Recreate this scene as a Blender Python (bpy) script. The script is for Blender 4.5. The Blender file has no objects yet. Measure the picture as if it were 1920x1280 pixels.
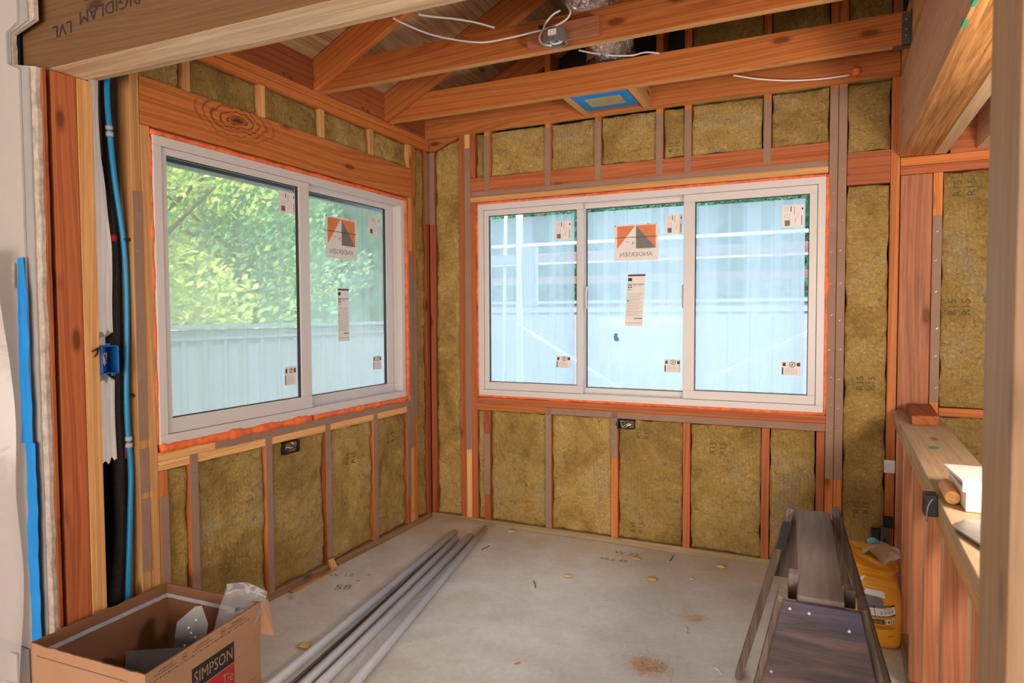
import bpy, math, random
from math import sin, cos, pi, radians, sqrt
from mathutils import Vector, Matrix, noise
random.seed(7)
S = bpy.context.scene
COL = S.collection
# ------------------------------------------------------------------ camera
cam_d = bpy.data.cameras.new('camera'); cam = bpy.data.objects.new('camera', cam_d); COL.objects.link(cam)
FPX, YAW, PITCH, ROLL = 1256.46, 0.437791, 0.0408083, -0.00461428
cam_d.sensor_width = 36.0; cam_d.lens = FPX / 1920 * 36.0; cam_d.clip_start = 0.02; cam_d.clip_end = 200
cam_d.dof.use_dof = True; cam_d.dof.focus_distance = 3.6; cam_d.dof.aperture_fstop = 5.6
_f = Vector((-sin(YAW)*cos(PITCH), cos(YAW)*cos(PITCH), -sin(PITCH)))
_r = Vector((cos(YAW), sin(YAW), 0)); _u = _r.cross(_f)
_r2 = _r*cos(ROLL) + _u*sin(ROLL); _u2 = _r2.cross(_f)
_m = Matrix((_r2, _u2, -_f)).transposed().to_4x4(); _m.translation = Vector((2.316277, -3.701174, 1.327076))
cam.matrix_world = _m
S.camera = cam
# ------------------------------------------------------------------ light and exposure
S.view_settings.view_transform = 'Standard'; S.view_settings.look = 'None'
S.view_settings.exposure = 0.0; S.view_settings.gamma = 1.0; S.view_settings.use_curve_mapping = False
S.cycles.max_bounces = 8; S.cycles.diffuse_bounces = 4; S.cycles.transparent_max_bounces = 16
S.cycles.caustics_reflective = False; S.cycles.caustics_refractive = False
S.cycles.sample_clamp_indirect = 6.0
w = bpy.data.worlds.new('daylight'); S.world = w; w.use_nodes = True
wn = w.node_tree; wn.nodes['Background'].inputs[0].default_value = (0.82, 0.91, 1.0, 1); wn.nodes['Background'].inputs[1].default_value = 6.6
def light(name, kind, loc, aim, energy, color, size=1.0, size_y=None, angle=None):
    d = bpy.data.lights.new(name, kind); d.energy = energy; d.color = color
    if kind == 'AREA':
        d.shape = 'RECTANGLE'; d.size = size; d.size_y = size_y or size
    if angle is not None: d.angle = angle
    o = bpy.data.objects.new(name, d); COL.objects.link(o); o.location = loc
    o.rotation_euler = (Vector(aim) - Vector(loc)).to_track_quat('-Z', 'Y').to_euler()
    return o
light('sun', 'SUN', (3, -3, 8), (0, 2.4, 0), 13.0, (1.0, 0.95, 0.86), angle=radians(1.5))
light('work_lamp', 'AREA', (3.15, -2.28, 1.35), (1.3, -0.6, 1.9), 34, (1.0, 0.86, 0.74), 0.30, 0.30)
light('fill_light', 'AREA', (1.6, -7.2, 0.95), (1.2, 0, 1.9), 290, (1.0, 0.87, 0.76), 5.0, 1.8)  # unseen fill panel added behind the camera to brighten the framing

# ------------------------------------------------------------------ materials
def nt(name):
    m = bpy.data.materials.new(name); m.use_nodes = True
    n = m.node_tree.nodes; l = m.node_tree.links
    return m, n, l, n['Principled BSDF']
def ramp(n, stops):
    r = n.new('ShaderNodeValToRGB'); e = r.color_ramp.elements
    while len(e) < len(stops): e.new(0.5)
    for q, (p, c) in zip(e, stops): q.position = p; q.color = (*c, 1)
    return r
def objcoord(n, l, scale=(1,1,1), rot=(0,0,0), shift=1.0):
    tc = n.new('ShaderNodeTexCoord'); oi = n.new('ShaderNodeObjectInfo')
    vm = n.new('ShaderNodeVectorMath'); vm.operation = 'SCALE'; vm.inputs['Scale'].default_value = 7.3*shift
    cx = n.new('ShaderNodeCombineXYZ')
    for i in range(3): l.new(oi.outputs['Random'], cx.inputs[i])
    l.new(cx.outputs[0], vm.inputs[0])
    mp = n.new('ShaderNodeMapping'); mp.inputs['Rotation'].default_value = rot; 
    l.new(tc.outputs['Object'], mp.inputs['Vector'])
    m2 = n.new('ShaderNodeMapping'); m2.inputs['Scale'].default_value = scale
    l.new(mp.outputs[0], m2.inputs['Vector'])
    ad = n.new('ShaderNodeVectorMath'); l.new(m2.outputs[0], ad.inputs[0]); l.new(vm.outputs[0], ad.inputs[1])
    return ad.outputs[0], oi
def noi(n, l, vec, scale, detail=4, rough=0.55, dist=0.0):
    t = n.new('ShaderNodeTexNoise'); t.inputs['Scale'].default_value = scale; t.inputs['Detail'].default_value = detail
    t.inputs['Roughness'].default_value = rough; t.inputs['Distortion'].default_value = dist
    if vec is not None: l.new(vec, t.inputs['Vector'])
    return t
def mix(n, l, fac, a, b, mode='MIX'):
    t = n.new('ShaderNodeMix'); t.data_type = 'RGBA'; t.blend_type = mode
    for s, v in ((0, fac), (6, a), (7, b)):
        if isinstance(v, (int, float)): t.inputs[s].default_value = v
        elif isinstance(v, tuple): t.inputs[s].default_value = (*v, 1)
        else: l.new(v, t.inputs[s])
    return t.outputs[2]
def bump(n, l, b, h, strength, dist=0.01):
    t = n.new('ShaderNodeBump'); t.inputs['Strength'].default_value = strength; t.inputs['Distance'].default_value = dist
    l.new(h, t.inputs['Height']); l.new(t.outputs[0], b.inputs['Normal']); return t
def wood(name, dark, mid, lightc, axis='Z', rot=(0,0,0), vary=0.22, knots=1.0, rough=0.62, line=0.55, stain=0.0, swirl=None):
    m, n, l, b = nt(name)
    sc = {'X': (0.55, 9, 9), 'Y': (9, 0.55, 9), 'Z': (9, 9, 0.55)}[axis]
    v, oi = objcoord(n, l, sc, rot)
    warp = noi(n, l, v, 0.5, 2, 0.5, 0.3)
    wm = n.new('ShaderNodeVectorMath'); wm.operation = 'SCALE'; wm.inputs['Scale'].default_value = 1.7
    l.new(warp.outputs['Color'], wm.inputs[0])
    va = n.new('ShaderNodeVectorMath'); l.new(v, va.inputs[0]); l.new(wm.outputs[0], va.inputs[1])
    wv = n.new('ShaderNodeTexWave'); wv.wave_type = 'RINGS'; wv.rings_direction = axis
    wv.inputs['Scale'].default_value = 1.1; wv.inputs['Distortion'].default_value = 7.5; wv.inputs['Detail'].default_value = 3
    wv.inputs['Detail Scale'].default_value = 0.55
    l.new(va.outputs[0], wv.inputs['Vector'])
    fine = noi(n, l, v, 9, 4, 0.7)
    broad = noi(n, l, v, 0.7, 3, 0.5)
    r1 = ramp(n, [(0.0, mid), (0.45, lightc), (0.72, mid), (0.93, dark), (1.0, mid)])
    l.new(wv.outputs['Fac'], r1.inputs[0])
    r2 = ramp(n, [(0.3, mid), (0.7, lightc)]); l.new(broad.outputs['Fac'], r2.inputs[0])
    c = mix(n, l, line, r2.outputs[0], r1.outputs[0])
    rf = ramp(n, [(0.3, (0.72, 0.66, 0.6)), (0.62, (1, 1, 1))]); l.new(fine.outputs['Fac'], rf.inputs[0])
    c = mix(n, l, 0.55, c, rf.outputs[0], 'MULTIPLY')
    # knots
    ks = {'X': (2.6, 7, 7), 'Y': (7, 2.6, 7), 'Z': (7, 7, 2.6)}[axis]
    kv, _ = objcoord(n, l, ks, rot, 1.9)
    vo = n.new('ShaderNodeTexVoronoi'); vo.inputs['Scale'].default_value = 1.0; l.new(kv, vo.inputs['Vector'])
    rk = ramp(n, [(0.07, (1, 1, 1)), (0.10, (0.5, 0.5, 0.5)), (0.15, (0, 0, 0))]); l.new(vo.outputs['Distance'], rk.inputs[0])
    kk = n.new('ShaderNodeMath'); kk.operation = 'MULTIPLY'; kk.inputs[1].default_value = 0.8*knots; l.new(rk.outputs[0], kk.inputs[0])
    c = mix(n, l, kk.outputs[0], c, tuple(x*0.45 for x in dark))
    if stain:
        sn = noi(n, l, v, 1.3, 5, 0.7, 1.0); rs = ramp(n, [(0.5, (0, 0, 0)), (0.72, (1, 1, 1))]); l.new(sn.outputs['Fac'], rs.inputs[0])
        sk = n.new('ShaderNodeMath'); sk.operation = 'MULTIPLY'; sk.inputs[1].default_value = stain; l.new(rs.outputs[0], sk.inputs[0])
        c = mix(n, l, sk.outputs[0], c, (0.03, 0.025, 0.03))
    if swirl:  # one big knot with dark growth rings around it
        tc = n.new('ShaderNodeTexCoord'); wn2 = noi(n, l, tc.outputs['Object'], 9, 3, 0.6); sw = n.new('ShaderNodeVectorMath'); sw.operation = 'SCALE'; sw.inputs['Scale'].default_value = 0.09; wn2.inputs['Detail'].default_value = 5
        l.new(wn2.outputs['Color'], sw.inputs[0]); av = n.new('ShaderNodeVectorMath'); l.new(tc.outputs['Object'], av.inputs[0]); l.new(sw.outputs[0], av.inputs[1])
        mpk = n.new('ShaderNodeMapping'); mpk.inputs['Location'].default_value = swirl[0]; mpk.inputs['Scale'].default_value = swirl[1]; l.new(av.outputs[0], mpk.inputs[0])
        ln = n.new('ShaderNodeVectorMath'); ln.operation = 'LENGTH'; l.new(mpk.outputs[0], ln.inputs[0])
        sn_ = n.new('ShaderNodeMath'); sn_.operation = 'SINE'; ml = n.new('ShaderNodeMath'); ml.operation = 'MULTIPLY'; ml.inputs[1].default_value = 16; l.new(ln.outputs['Value'], ml.inputs[0]); l.new(ml.outputs[0], sn_.inputs[0])
        rr_ = ramp(n, [(0.45, (0, 0, 0)), (0.95, (1, 1, 1))]); l.new(sn_.outputs[0], rr_.inputs[0])
        fo = ramp(n, [(0.12, (1, 1, 1)), (0.45, (0.85, 0.85, 0.85)), (0.9, (0.35, 0.35, 0.35)), (1.0, (0, 0, 0))]); fm = n.new('ShaderNodeMath'); fm.operation = 'MULTIPLY'; fm.inputs[1].default_value = 0.42; l.new(ln.outputs['Value'], fm.inputs[0]); l.new(fm.outputs[0], fo.inputs[0])
        pm_ = n.new('ShaderNodeMath'); pm_.operation = 'MULTIPLY'; l.new(rr_.outputs[0], pm_.inputs[0]); l.new(fo.outputs[0], pm_.inputs[1])
        core = ramp(n, [(0.10, (1, 1, 1)), (0.20, (0, 0, 0))]); l.new(fm.outputs[0], core.inputs[0]); mx = n.new('ShaderNodeMath'); mx.operation = 'MAXIMUM'; l.new(pm_.outputs[0], mx.inputs[0]); l.new(core.outputs[0], mx.inputs[1])
        kf = n.new('ShaderNodeMath'); kf.operation = 'MULTIPLY'; kf.inputs[1].default_value = 0.92; l.new(mx.outputs[0], kf.inputs[0])
        c = mix(n, l, kf.outputs[0], c, (0.07, 0.02, 0.008))
    hs = n.new('ShaderNodeHueSaturation')
    mr = n.new('ShaderNodeMapRange'); mr.inputs[3].default_value = 1-vary; mr.inputs[4].default_value = 1+vary
    l.new(oi.outputs['Random'], mr.inputs[0]); l.new(mr.outputs[0], hs.inputs['Value']); l.new(c, hs.inputs['Color'])
    l.new(hs.outputs[0], b.inputs['Base Color']); b.inputs['Roughness'].default_value = rough
    b.inputs['Specular IOR Level'].default_value = 0.25
    bump(n, l, b, fine.outputs['Fac'], 0.25, 0.002)
    return m
FIR = ((0.27, 0.065, 0.012), (0.50, 0.150, 0.034), (0.62, 0.220, 0.062))
RED = ((0.20, 0.044, 0.013), (0.37, 0.098, 0.032), (0.46, 0.145, 0.052))
PINK = ((0.28, 0.085, 0.035), (0.42, 0.155, 0.072), (0.52, 0.22, 0.11))
PALE = ((0.42, 0.17, 0.05), (0.62, 0.31, 0.11), (0.74, 0.42, 0.175))
CREAM = ((0.46, 0.28, 0.14), (0.62, 0.42, 0.24), (0.72, 0.54, 0.34))
M = {}
for a in 'XYZ':
    M['fir'+a] = wood('fir_'+a, *FIR, axis=a)
    M['red'+a] = wood('red_fir_'+a, *RED, axis=a)
    M['pink'+a] = wood('pink_fir_'+a, *PINK, axis=a)
    M['pale'+a] = wood('pale_fir_'+a, *PALE, axis=a)
    M['cream'+a] = wood('cream_pine_'+a, *CREAM, axis=a, line=0.35)
M['postZ'] = wood('dull_pale_post', (0.30, 0.17, 0.09), (0.40, 0.25, 0.145), (0.46, 0.31, 0.19), axis='Z', line=0.3, knots=0.5)
M['knot_header'] = wood('fir_header_with_knot', *FIR, axis='Y', vary=0.02, swirl=((-0.115, 3.8, -3.84), (1.0, 9.5, 22.0)))
M['stainZ'] = wood('stained_post', *PINK, axis='Z', stain=0.75)
M['rafter'] = wood('fir_rafter', *FIR, axis='X', rot=(0, math.atan(0.5), 0))
M['roof_ply'] = wood('roof_plywood', (0.20, 0.10, 0.045), (0.42, 0.25, 0.12), (0.56, 0.38, 0.21), axis='Y', stain=0.5, vary=0.05)
M['lvl_face'] = wood('lvl_face', (0.095, 0.045, 0.018), (0.175, 0.09, 0.036), (0.235, 0.125, 0.052), axis='X', line=0.35, stain=0.15)
M['lvl_faceY'] = wood('lvl_face_y', (0.44, 0.22, 0.11), (0.66, 0.37, 0.20), (0.76, 0.48, 0.29), axis='Y', line=0.25, stain=0.15)
M['old_wood'] = wood('weathered_wood', (0.05, 0.04, 0.034), (0.125, 0.10, 0.088), (0.19, 0.155, 0.135), axis='Y', stain=0.65, rough=0.8, line=0.12)
M['oldZ'] = wood('weathered_leg', (0.06, 0.04, 0.03), (0.13, 0.095, 0.075), (0.22, 0.17, 0.14), axis='Z', stain=0.5, rough=0.75)
M['treated'] = wood('treated_plate', (0.17, 0.10, 0.05), (0.27, 0.19, 0.10), (0.34, 0.25, 0.14), axis='X')
M['treatedY'] = wood('treated_plate_y', (0.24, 0.11, 0.05), (0.36, 0.20, 0.10), (0.44, 0.27, 0.15), axis='Y')

def layered(name, axis_v, a, bcol, scale=70):
    m, n, l, b = nt(name)
    v, oi = objcoord(n, l, axis_v)
    t = noi(n, l, v, 1, 5, 0.75, 0.4)
    r = ramp(n, [(0.35, a), (0.5, tuple((x+y)/2 for x, y in zip(a, bcol))), (0.62, bcol)]); l.new(t.outputs['Fac'], r.inputs[0])
    l.new(r.outputs[0], b.inputs['Base Color']); b.inputs['Roughness'].default_value = 0.55
    bump(n, l, b, t.outputs['Fac'], 0.4, 0.003)
    return m
M['lvl_under'] = layered('lvl_underside', (75, 2.0, 20), (0.20, 0.075, 0.02), (0.58, 0.28, 0.09))
M['lvl_underX'] = layered('lvl_underside_x', (2.0, 45, 20), (0.46, 0.30, 0.17), (0.70, 0.52, 0.34))

def plain(name, c, rough=0.6, metal=0.0, var=0.12, scale=8, bmp=0.0, bscale=60, spec=0.4, c2=None):
    m, n, l, b = nt(name)
    v, oi = objcoord(n, l)
    t = noi(n, l, v, scale, 5, 0.6)
    r = ramp(n, [(0.3, tuple(x*(1-var) for x in (c2 or c))), (0.7, tuple(min(1, x*(1+var)) for x in c))])
    l.new(t.outputs['Fac'], r.inputs[0]); l.new(r.outputs[0], b.inputs['Base Color'])
    b.inputs['Roughness'].default_value = rough; b.inputs['Metallic'].default_value = metal
    b.inputs['Specular IOR Level'].default_value = spec
    if bmp:
        t2 = noi(n, l, v, bscale, 4, 0.6); bump(n, l, b, t2.outputs['Fac'], bmp, 0.004)
    return m
M['shim'] = plain('grey_brown_chipboard', (0.285, 0.175, 0.125), 0.8, var=0.08, bmp=0.15, bscale=200)
M['vinyl'] = plain('white_vinyl', (0.62, 0.575, 0.56), 0.35, var=0.015)
M['vinyl_dark'] = plain('dark_gasket', (0.03, 0.035, 0.04), 0.5)
M['foam'] = plain('orange_spray_foam', (0.88, 0.18, 0.05), 0.6, var=0.2, scale=30, bmp=0.8, bscale=90, c2=(0.80, 0.13, 0.04))
M['white'] = plain('white_paint', (0.44, 0.40, 0.38), 0.6, var=0.03)
M['drywall'] = plain('grey_drywall', (0.34, 0.32, 0.31), 0.75, var=0.06, bmp=0.1)
M['mud'] = plain('cracked_joint_compound', (0.46, 0.39, 0.33), 0.85, var=0.3, scale=25, bmp=1.0, bscale=45)
M['blue_tape'] = plain('blue_masking_tape', (0.008, 0.24, 0.68), 0.55, var=0.12, bmp=0.3, bscale=40)
M['pex'] = plain('blue_pex', (0.01, 0.24, 0.52), 0.3, var=0.05)
M['black_foam'] = plain('black_foam_pipe', (0.022, 0.018, 0.018), 0.7, var=0.5, scale=120, bmp=1.0, bscale=220)
M['black'] = plain('black_plastic', (0.015, 0.015, 0.017), 0.45, var=0.2)
M['paper_black'] = plain('black_building_paper', (0.012, 0.012, 0.014), 0.6, var=0.3)
M['wrap'] = plain('white_house_wrap', (0.85, 0.82, 0.82), 0.45, var=0.05, bmp=0.5, bscale=12)
M['blue_box'] = plain('blue_box_plastic', (0.008, 0.12, 0.42), 0.4)
M['steel'] = plain('galvanized_steel', (0.50, 0.50, 0.50), 0.38, 0.9, var=0.15, scale=30)
M['steel_dull'] = plain('dull_bracket_steel', (0.135, 0.13, 0.135), 0.45, 0.6, var=0.15, scale=20)
M['dark_steel'] = plain('dark_rod_steel', (0.12, 0.09, 0.075), 0.35, 0.7, var=0.3)
M['pvc'] = plain('grey_conduit', (0.55, 0.56, 0.60), 0.35, var=0.06)
M['cable'] = plain('white_cable', (0.80, 0.77, 0.78), 0.4, var=0.02)
M['copper'] = plain('copper_wire', (0.6, 0.3, 0.15), 0.3, 0.9)
M['card'] = plain('cardboard', (0.40, 0.215, 0.12), 0.75, var=0.08, scale=5, bmp=0.1, bscale=30)
M['card_in_shade'] = plain('cardboard_inside_shaded', (0.22, 0.095, 0.045), 0.8, var=0.1, scale=5, bmp=0.2)  # darker than the outer card: the box's inner shade put into the colour
M['ink'] = plain('black_ink', (0.02, 0.02, 0.022), 0.6)
M['ink_brown'] = plain('brown_ink', (0.10, 0.055, 0.03), 0.7)
M['ink_green'] = plain('faded_ink', (0.10, 0.085, 0.035), 0.9)
M['ink_red'] = plain('red_ink', (0.42, 0.025, 0.03), 0.6)
M['ink_grey'] = plain('grey_ink', (0.22, 0.2, 0.2), 0.6)
M['ink_orange'] = plain('orange_ink', (0.80, 0.23, 0.07), 0.6, var=0.1)
M['paper'] = plain('sticker_paper', (0.76, 0.72, 0.69), 0.6, var=0.02)
M['tape_grey'] = plain('clear_tape_over_card', (0.42, 0.44, 0.50), 0.3, var=0.1, scale=30)
M['tan_tape'] = plain('masking_paper', (0.42, 0.36, 0.17), 0.7)
M['bag'] = plain('yellow_bag_paper', (0.72, 0.31, 0.015), 0.42, var=0.1, scale=7, bmp=0.3, bscale=25)
M['bag_paper'] = plain('crumpled_tan_paper', (0.48, 0.33, 0.22), 0.6, var=0.1)
M['teal'] = plain('teal_paper', (0.15, 0.42, 0.48), 0.6)
M['bag_grey'] = plain('grey_print', (0.17, 0.165, 0.16), 0.6)
M['white_block_sun_patch'] = plain('white_painted_block', (0.85, 0.76, 0.70), 0.5, var=0.03)
M['green_mark'] = plain('green_paint_mark', (0.03, 0.28, 0.16), 0.6)
M['tuft'] = plain('yellow_tuft', (0.62, 0.45, 0.14), 0.9, var=0.2, bmp=0.8)
M['sawdust'] = plain('sawdust', (0.68, 0.40, 0.20), 0.9, var=0.25, scale=200)
M['fence'] = plain('grey_fence', (0.19, 0.20, 0.225), 0.7, var=0.06)
M['alu'] = plain('scaffold_metal', (0.85, 0.86, 0.88), 0.4, 0.2)
M['lumber_out'] = plain('pinkish_lumber', (0.55, 0.33, 0.26), 0.7)
M['bark'] = plain('bark', (0.10, 0.07, 0.045), 0.9, bmp=0.6)
M['ground'] = plain('pale_gravel_ground', (0.45, 0.44, 0.42), 0.9, var=0.12, scale=3, bmp=0.3)

def insulation():
    m, n, l, b = nt('mineral_wool')
    v, oi = objcoord(n, l)
    big = noi(n, l, v, 3.2, 4, 0.6, 0.8); fib = noi(n, l, v, 55, 5, 0.75, 1.6); med = noi(n, l, v, 14, 5, 0.7, 1.2)
    r = ramp(n, [(0.30, (0.36, 0.235, 0.070)), (0.46, (0.53, 0.35, 0.108)), (0.58, (0.62, 0.43, 0.15)), (0.72, (0.56, 0.43, 0.24))])
    l.new(big.outputs['Fac'], r.inputs[0])
    rf = ramp(n, [(0.3, (0.55, 0.5, 0.42)), (0.55, (1, 1, 1)), (0.75, (1.15, 1.12, 1.0))]); l.new(fib.outputs['Fac'], rf.inputs[0])
    c = mix(n, l, 0.8, r.outputs[0], rf.outputs[0], 'MULTIPLY')
    rg = ramp(n, [(0.56, (0, 0, 0)), (0.78, (1, 1, 1))]); l.new(med.outputs['Fac'], rg.inputs[0])
    gm = n.new('ShaderNodeMath'); gm.operation = 'MULTIPLY'; gm.inputs[1].default_value = 0.6; l.new(rg.outputs[0], gm.inputs[0])
    c = mix(n, l, gm.outputs[0], c, (0.44, 0.36, 0.24))
    # creases
    wn_ = noi(n, l, v, 5, 3, 0.6); sc = n.new('ShaderNodeVectorMath'); sc.operation = 'SCALE'; sc.inputs['Scale'].default_value = 0.35
    l.new(wn_.outputs['Color'], sc.inputs[0]); ad = n.new('ShaderNodeVectorMath'); l.new(v, ad.inputs[0]); l.new(sc.outputs[0], ad.inputs[1])
    mp = n.new('ShaderNodeMapping'); mp.inputs['Scale'].default_value = (1, 1, 1.9); l.new(ad.outputs[0], mp.inputs[0])
    vo = n.new('ShaderNodeTexVoronoi'); vo.feature = 'DISTANCE_TO_EDGE'; vo.inputs['Scale'].default_value = 7; l.new(mp.outputs[0], vo.inputs['Vector'])
    rc = ramp(n, [(0.0, (1, 1, 1)), (0.045, (0, 0, 0))]); l.new(vo.outputs['Distance'], rc.inputs[0])
    cm = n.new('ShaderNodeMath'); cm.operation = 'MULTIPLY'; l.new(rc.outputs[0], cm.inputs[0])
    r3 = ramp(n, [(0.45, (0, 0, 0)), (0.60, (0.65, 0.65, 0.65))]); l.new(med.outputs['Fac'], r3.inputs[0]); l.new(r3.outputs[0], cm.inputs[1])
    c = mix(n, l, cm.outputs[0], c, (0.20, 0.125, 0.04))
    # ribs
    mp2 = n.new('ShaderNodeMapping'); mp2.inputs['Scale'].default_value = (1, 1, 0.06); l.new(v, mp2.inputs[0])
    wv = n.new('ShaderNodeTexWave'); wv.bands_direction = 'DIAGONAL'; wv.inputs['Scale'].default_value = 32; wv.inputs['Distortion'].default_value = 1.2
    l.new(mp2.outputs[0], wv.inputs['Vector'])
    rw = ramp(n, [(0.0, (0.88, 0.87, 0.84)), (0.6, (1, 1, 1))]); l.new(wv.outputs['Fac'], rw.inputs[0])
    rb = ramp(n, [(0.45, (0, 0, 0)), (0.6, (0.8, 0.8, 0.8))]); bb = noi(n, l, v, 1.7, 2); l.new(bb.outputs['Fac'], rb.inputs[0])
    c = mix(n, l, rb.outputs[0], c, mix(n, l, 1.0, c, rw.outputs[0], 'MULTIPLY'))
    hs = n.new('ShaderNodeHueSaturation'); mr = n.new('ShaderNodeMapRange'); mr.inputs[3].default_value = 0.86; mr.inputs[4].default_value = 1.1
    l.new(oi.outputs['Random'], mr.inputs[0]); l.new(mr.outputs[0], hs.inputs['Value']); l.new(c, hs.inputs['Color'])
    l.new(hs.outputs[0], b.inputs['Base Color']); b.inputs['Roughness'].default_value = 0.95; b.inputs['Specular IOR Level'].default_value = 0.1
    hh = n.new('ShaderNodeMath'); hh.operation = 'ADD'; l.new(fib.outputs['Fac'], hh.inputs[0]); l.new(med.outputs['Fac'], hh.inputs[1])
    bump(n, l, b, hh.outputs[0], 1.0, 0.014)
    return m
M['wool'] = insulation()

def concrete():
    m, n, l, b = nt('concrete_slab')
    tc = n.new('ShaderNodeTexCoord'); v = tc.outputs['Object']
    big = noi(n, l, v, 1.1, 4, 0.6, 0.5); fine = noi(n, l, v, 45, 5, 0.7); mid = noi(n, l, v, 6, 5, 0.65)
    r = ramp(n, [(0.35, (0.58, 0.565, 0.52)), (0.5, (0.69, 0.68, 0.64)), (0.65, (0.75, 0.74, 0.70))]); l.new(big.outputs['Fac'], r.inputs[0])
    rf = ramp(n, [(0.3, (0.86, 0.84, 0.8)), (0.6, (1, 1, 1))]); l.new(fine.outputs['Fac'], rf.inputs[0])
    c = mix(n, l, 0.7, r.outputs[0], rf.outputs[0], 'MULTIPLY')
    rm = ramp(n, [(0.40, (0.88, 0.84, 0.78)), (0.6, (1, 1, 1))]); l.new(mid.outputs['Fac'], rm.inputs[0])
    c = mix(n, l, 0.7, c, rm.outputs[0], 'MULTIPLY')
    # worn, flaking strip of old slab along the opening
    sx = n.new('ShaderNodeSeparateXYZ'); l.new(v, sx.inputs[0])
    a = n.new('ShaderNodeMath'); a.operation = 'MULTIPLY_ADD'; a.inputs[1].default_value = 0.22; l.new(mid.outputs['Fac'], a.inputs[0]); l.new(sx.outputs['Y'], a.inputs[2])
    b2 = n.new('ShaderNodeMath'); b2.operation = 'MULTIPLY_ADD'; b2.inputs[1].default_value = 0.10; l.new(sx.outputs['X'], b2.inputs[0]); l.new(a.outputs[0], b2.inputs[2])
    mr = n.new('ShaderNodeMapRange'); mr.inputs[1].default_value = -1.455; mr.inputs[2].default_value = -1.475; mr.inputs[3].default_value = 0; mr.inputs[4].default_value = 1
    l.new(b2.outputs[0], mr.inputs[0])
    flake = noi(n, l, v, 22, 5, 0.75, 0.6)
    rk = ramp(n, [(0.38, (0.30, 0.17, 0.11)), (0.46, (0.62, 0.49, 0.40)), (0.56, (0.86, 0.80, 0.74))]); l.new(flake.outputs['Fac'], rk.inputs[0])
    c = mix(n, l, mr.outputs[0], c, mix(n, l, 0.85, c, rk.outputs[0]))
    # specks
    vo = n.new('ShaderNodeTexVoronoi'); vo.inputs['Scale'].default_value = 16; l.new(v, vo.inputs['Vector'])
    rs = ramp(n, [(0.03, (1, 1, 1)), (0.05, (0, 0, 0))]); l.new(vo.outputs['Distance'], rs.inputs[0])
    c = mix(n, l, rs.outputs[0], c, (0.26, 0.16, 0.10))
    l.new(c, b.inputs['Base Color']); b.inputs['Roughness'].default_value = 0.5; b.inputs['Specular IOR Level'].default_value = 0.35
    bump(n, l, b, fine.outputs['Fac'], 0.15, 0.003)
    return m
M['concrete'] = concrete()

def glass(name, tint=(0.93, 0.97, 0.98)):
    m = bpy.data.materials.new(name); m.use_nodes = True; n = m.node_tree.nodes; l = m.node_tree.links
    n.remove(n['Principled BSDF']); out = n['Material Output']
    t = n.new('ShaderNodeBsdfTransparent'); t.inputs[0].default_value = (*tint, 1)
    g = n.new('ShaderNodeBsdfGlossy'); g.inputs['Roughness'].default_value = 0.03
    lw = n.new('ShaderNodeLayerWeight'); pw = n.new('ShaderNodeMath'); pw.operation = 'POWER'; pw.inputs[1].default_value = 4; l.new(lw.outputs['Facing'], pw.inputs[0])
    pa = n.new('ShaderNodeMath'); pa.operation = 'MULTIPLY_ADD'; pa.inputs[1].default_value = 0.4; pa.inputs[2].default_value = 0.003; l.new(pw.outputs[0], pa.inputs[0])
    ms = n.new('ShaderNodeMixShader'); l.new(pa.outputs[0], ms.inputs[0]); l.new(t.outputs[0], ms.inputs[1]); l.new(g.outputs[0], ms.inputs[2])
    l.new(ms.outputs[0], out.inputs[0]); return m
M['glass'] = glass('window_glass')
def film(name, axis, base, amp, tint, body):
    m = bpy.data.materials.new(name); m.use_nodes = True; n = m.node_tree.nodes; l = m.node_tree.links
    n.remove(n['Principled BSDF']); out = n['Material Output']
    v, oi = objcoord(n, l, (10, 0.01, 0.12) if axis == 'X' else (0.01, 9, 0.12))
    t1 = noi(n, l, v, 1.0, 3, 0.6)
    rr = ramp(n, [(0.40, (0, 0, 0)), (0.44, (0.4, 0.4, 0.4)), (0.50, (0.45, 0.45, 0.45)), (0.54, (1, 1, 1)), (0.62, (1, 1, 1)), (0.66, (0.3, 0.3, 0.3))])
    l.new(t1.outputs['Fac'], rr.inputs[0])
    f = n.new('ShaderNodeMath'); f.operation = 'MULTIPLY_ADD'; f.inputs[1].default_value = amp; f.inputs[2].default_value = base; l.new(rr.outputs[0], f.inputs[0])
    tr = n.new('ShaderNodeBsdfTransparent'); tr.inputs[0].default_value = (*tint, 1)
    tl = n.new('ShaderNodeBsdfTranslucent'); tl.inputs[0].default_value = (*body, 1)
    df = n.new('ShaderNodeBsdfDiffuse'); df.inputs[0].default_value = (0.55, 0.60, 0.66, 1)
    m1 = n.new('ShaderNodeMixShader'); m1.inputs[0].default_value = 0.35; l.new(tl.outputs[0], m1.inputs[1]); l.new(df.outputs[0], m1.inputs[2])
    m2 = n.new('ShaderNodeMixShader'); l.new(f.outputs[0], m2.inputs[0]); l.new(tr.outputs[0], m2.inputs[1]); l.new(m1.outputs[0], m2.inputs[2])
    l.new(m2.outputs[0], out.inputs[0]); return m
M['film_left'] = film('protective_film_left', 'Y', 0.34, 0.12, (0.96, 0.99, 0.99), (0.74, 0.79, 0.81))
M['film_back'] = film('protective_film_back', 'X', 0.34, 0.24, (0.86, 0.94, 1.0), (0.68, 0.73, 0.79))
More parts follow.
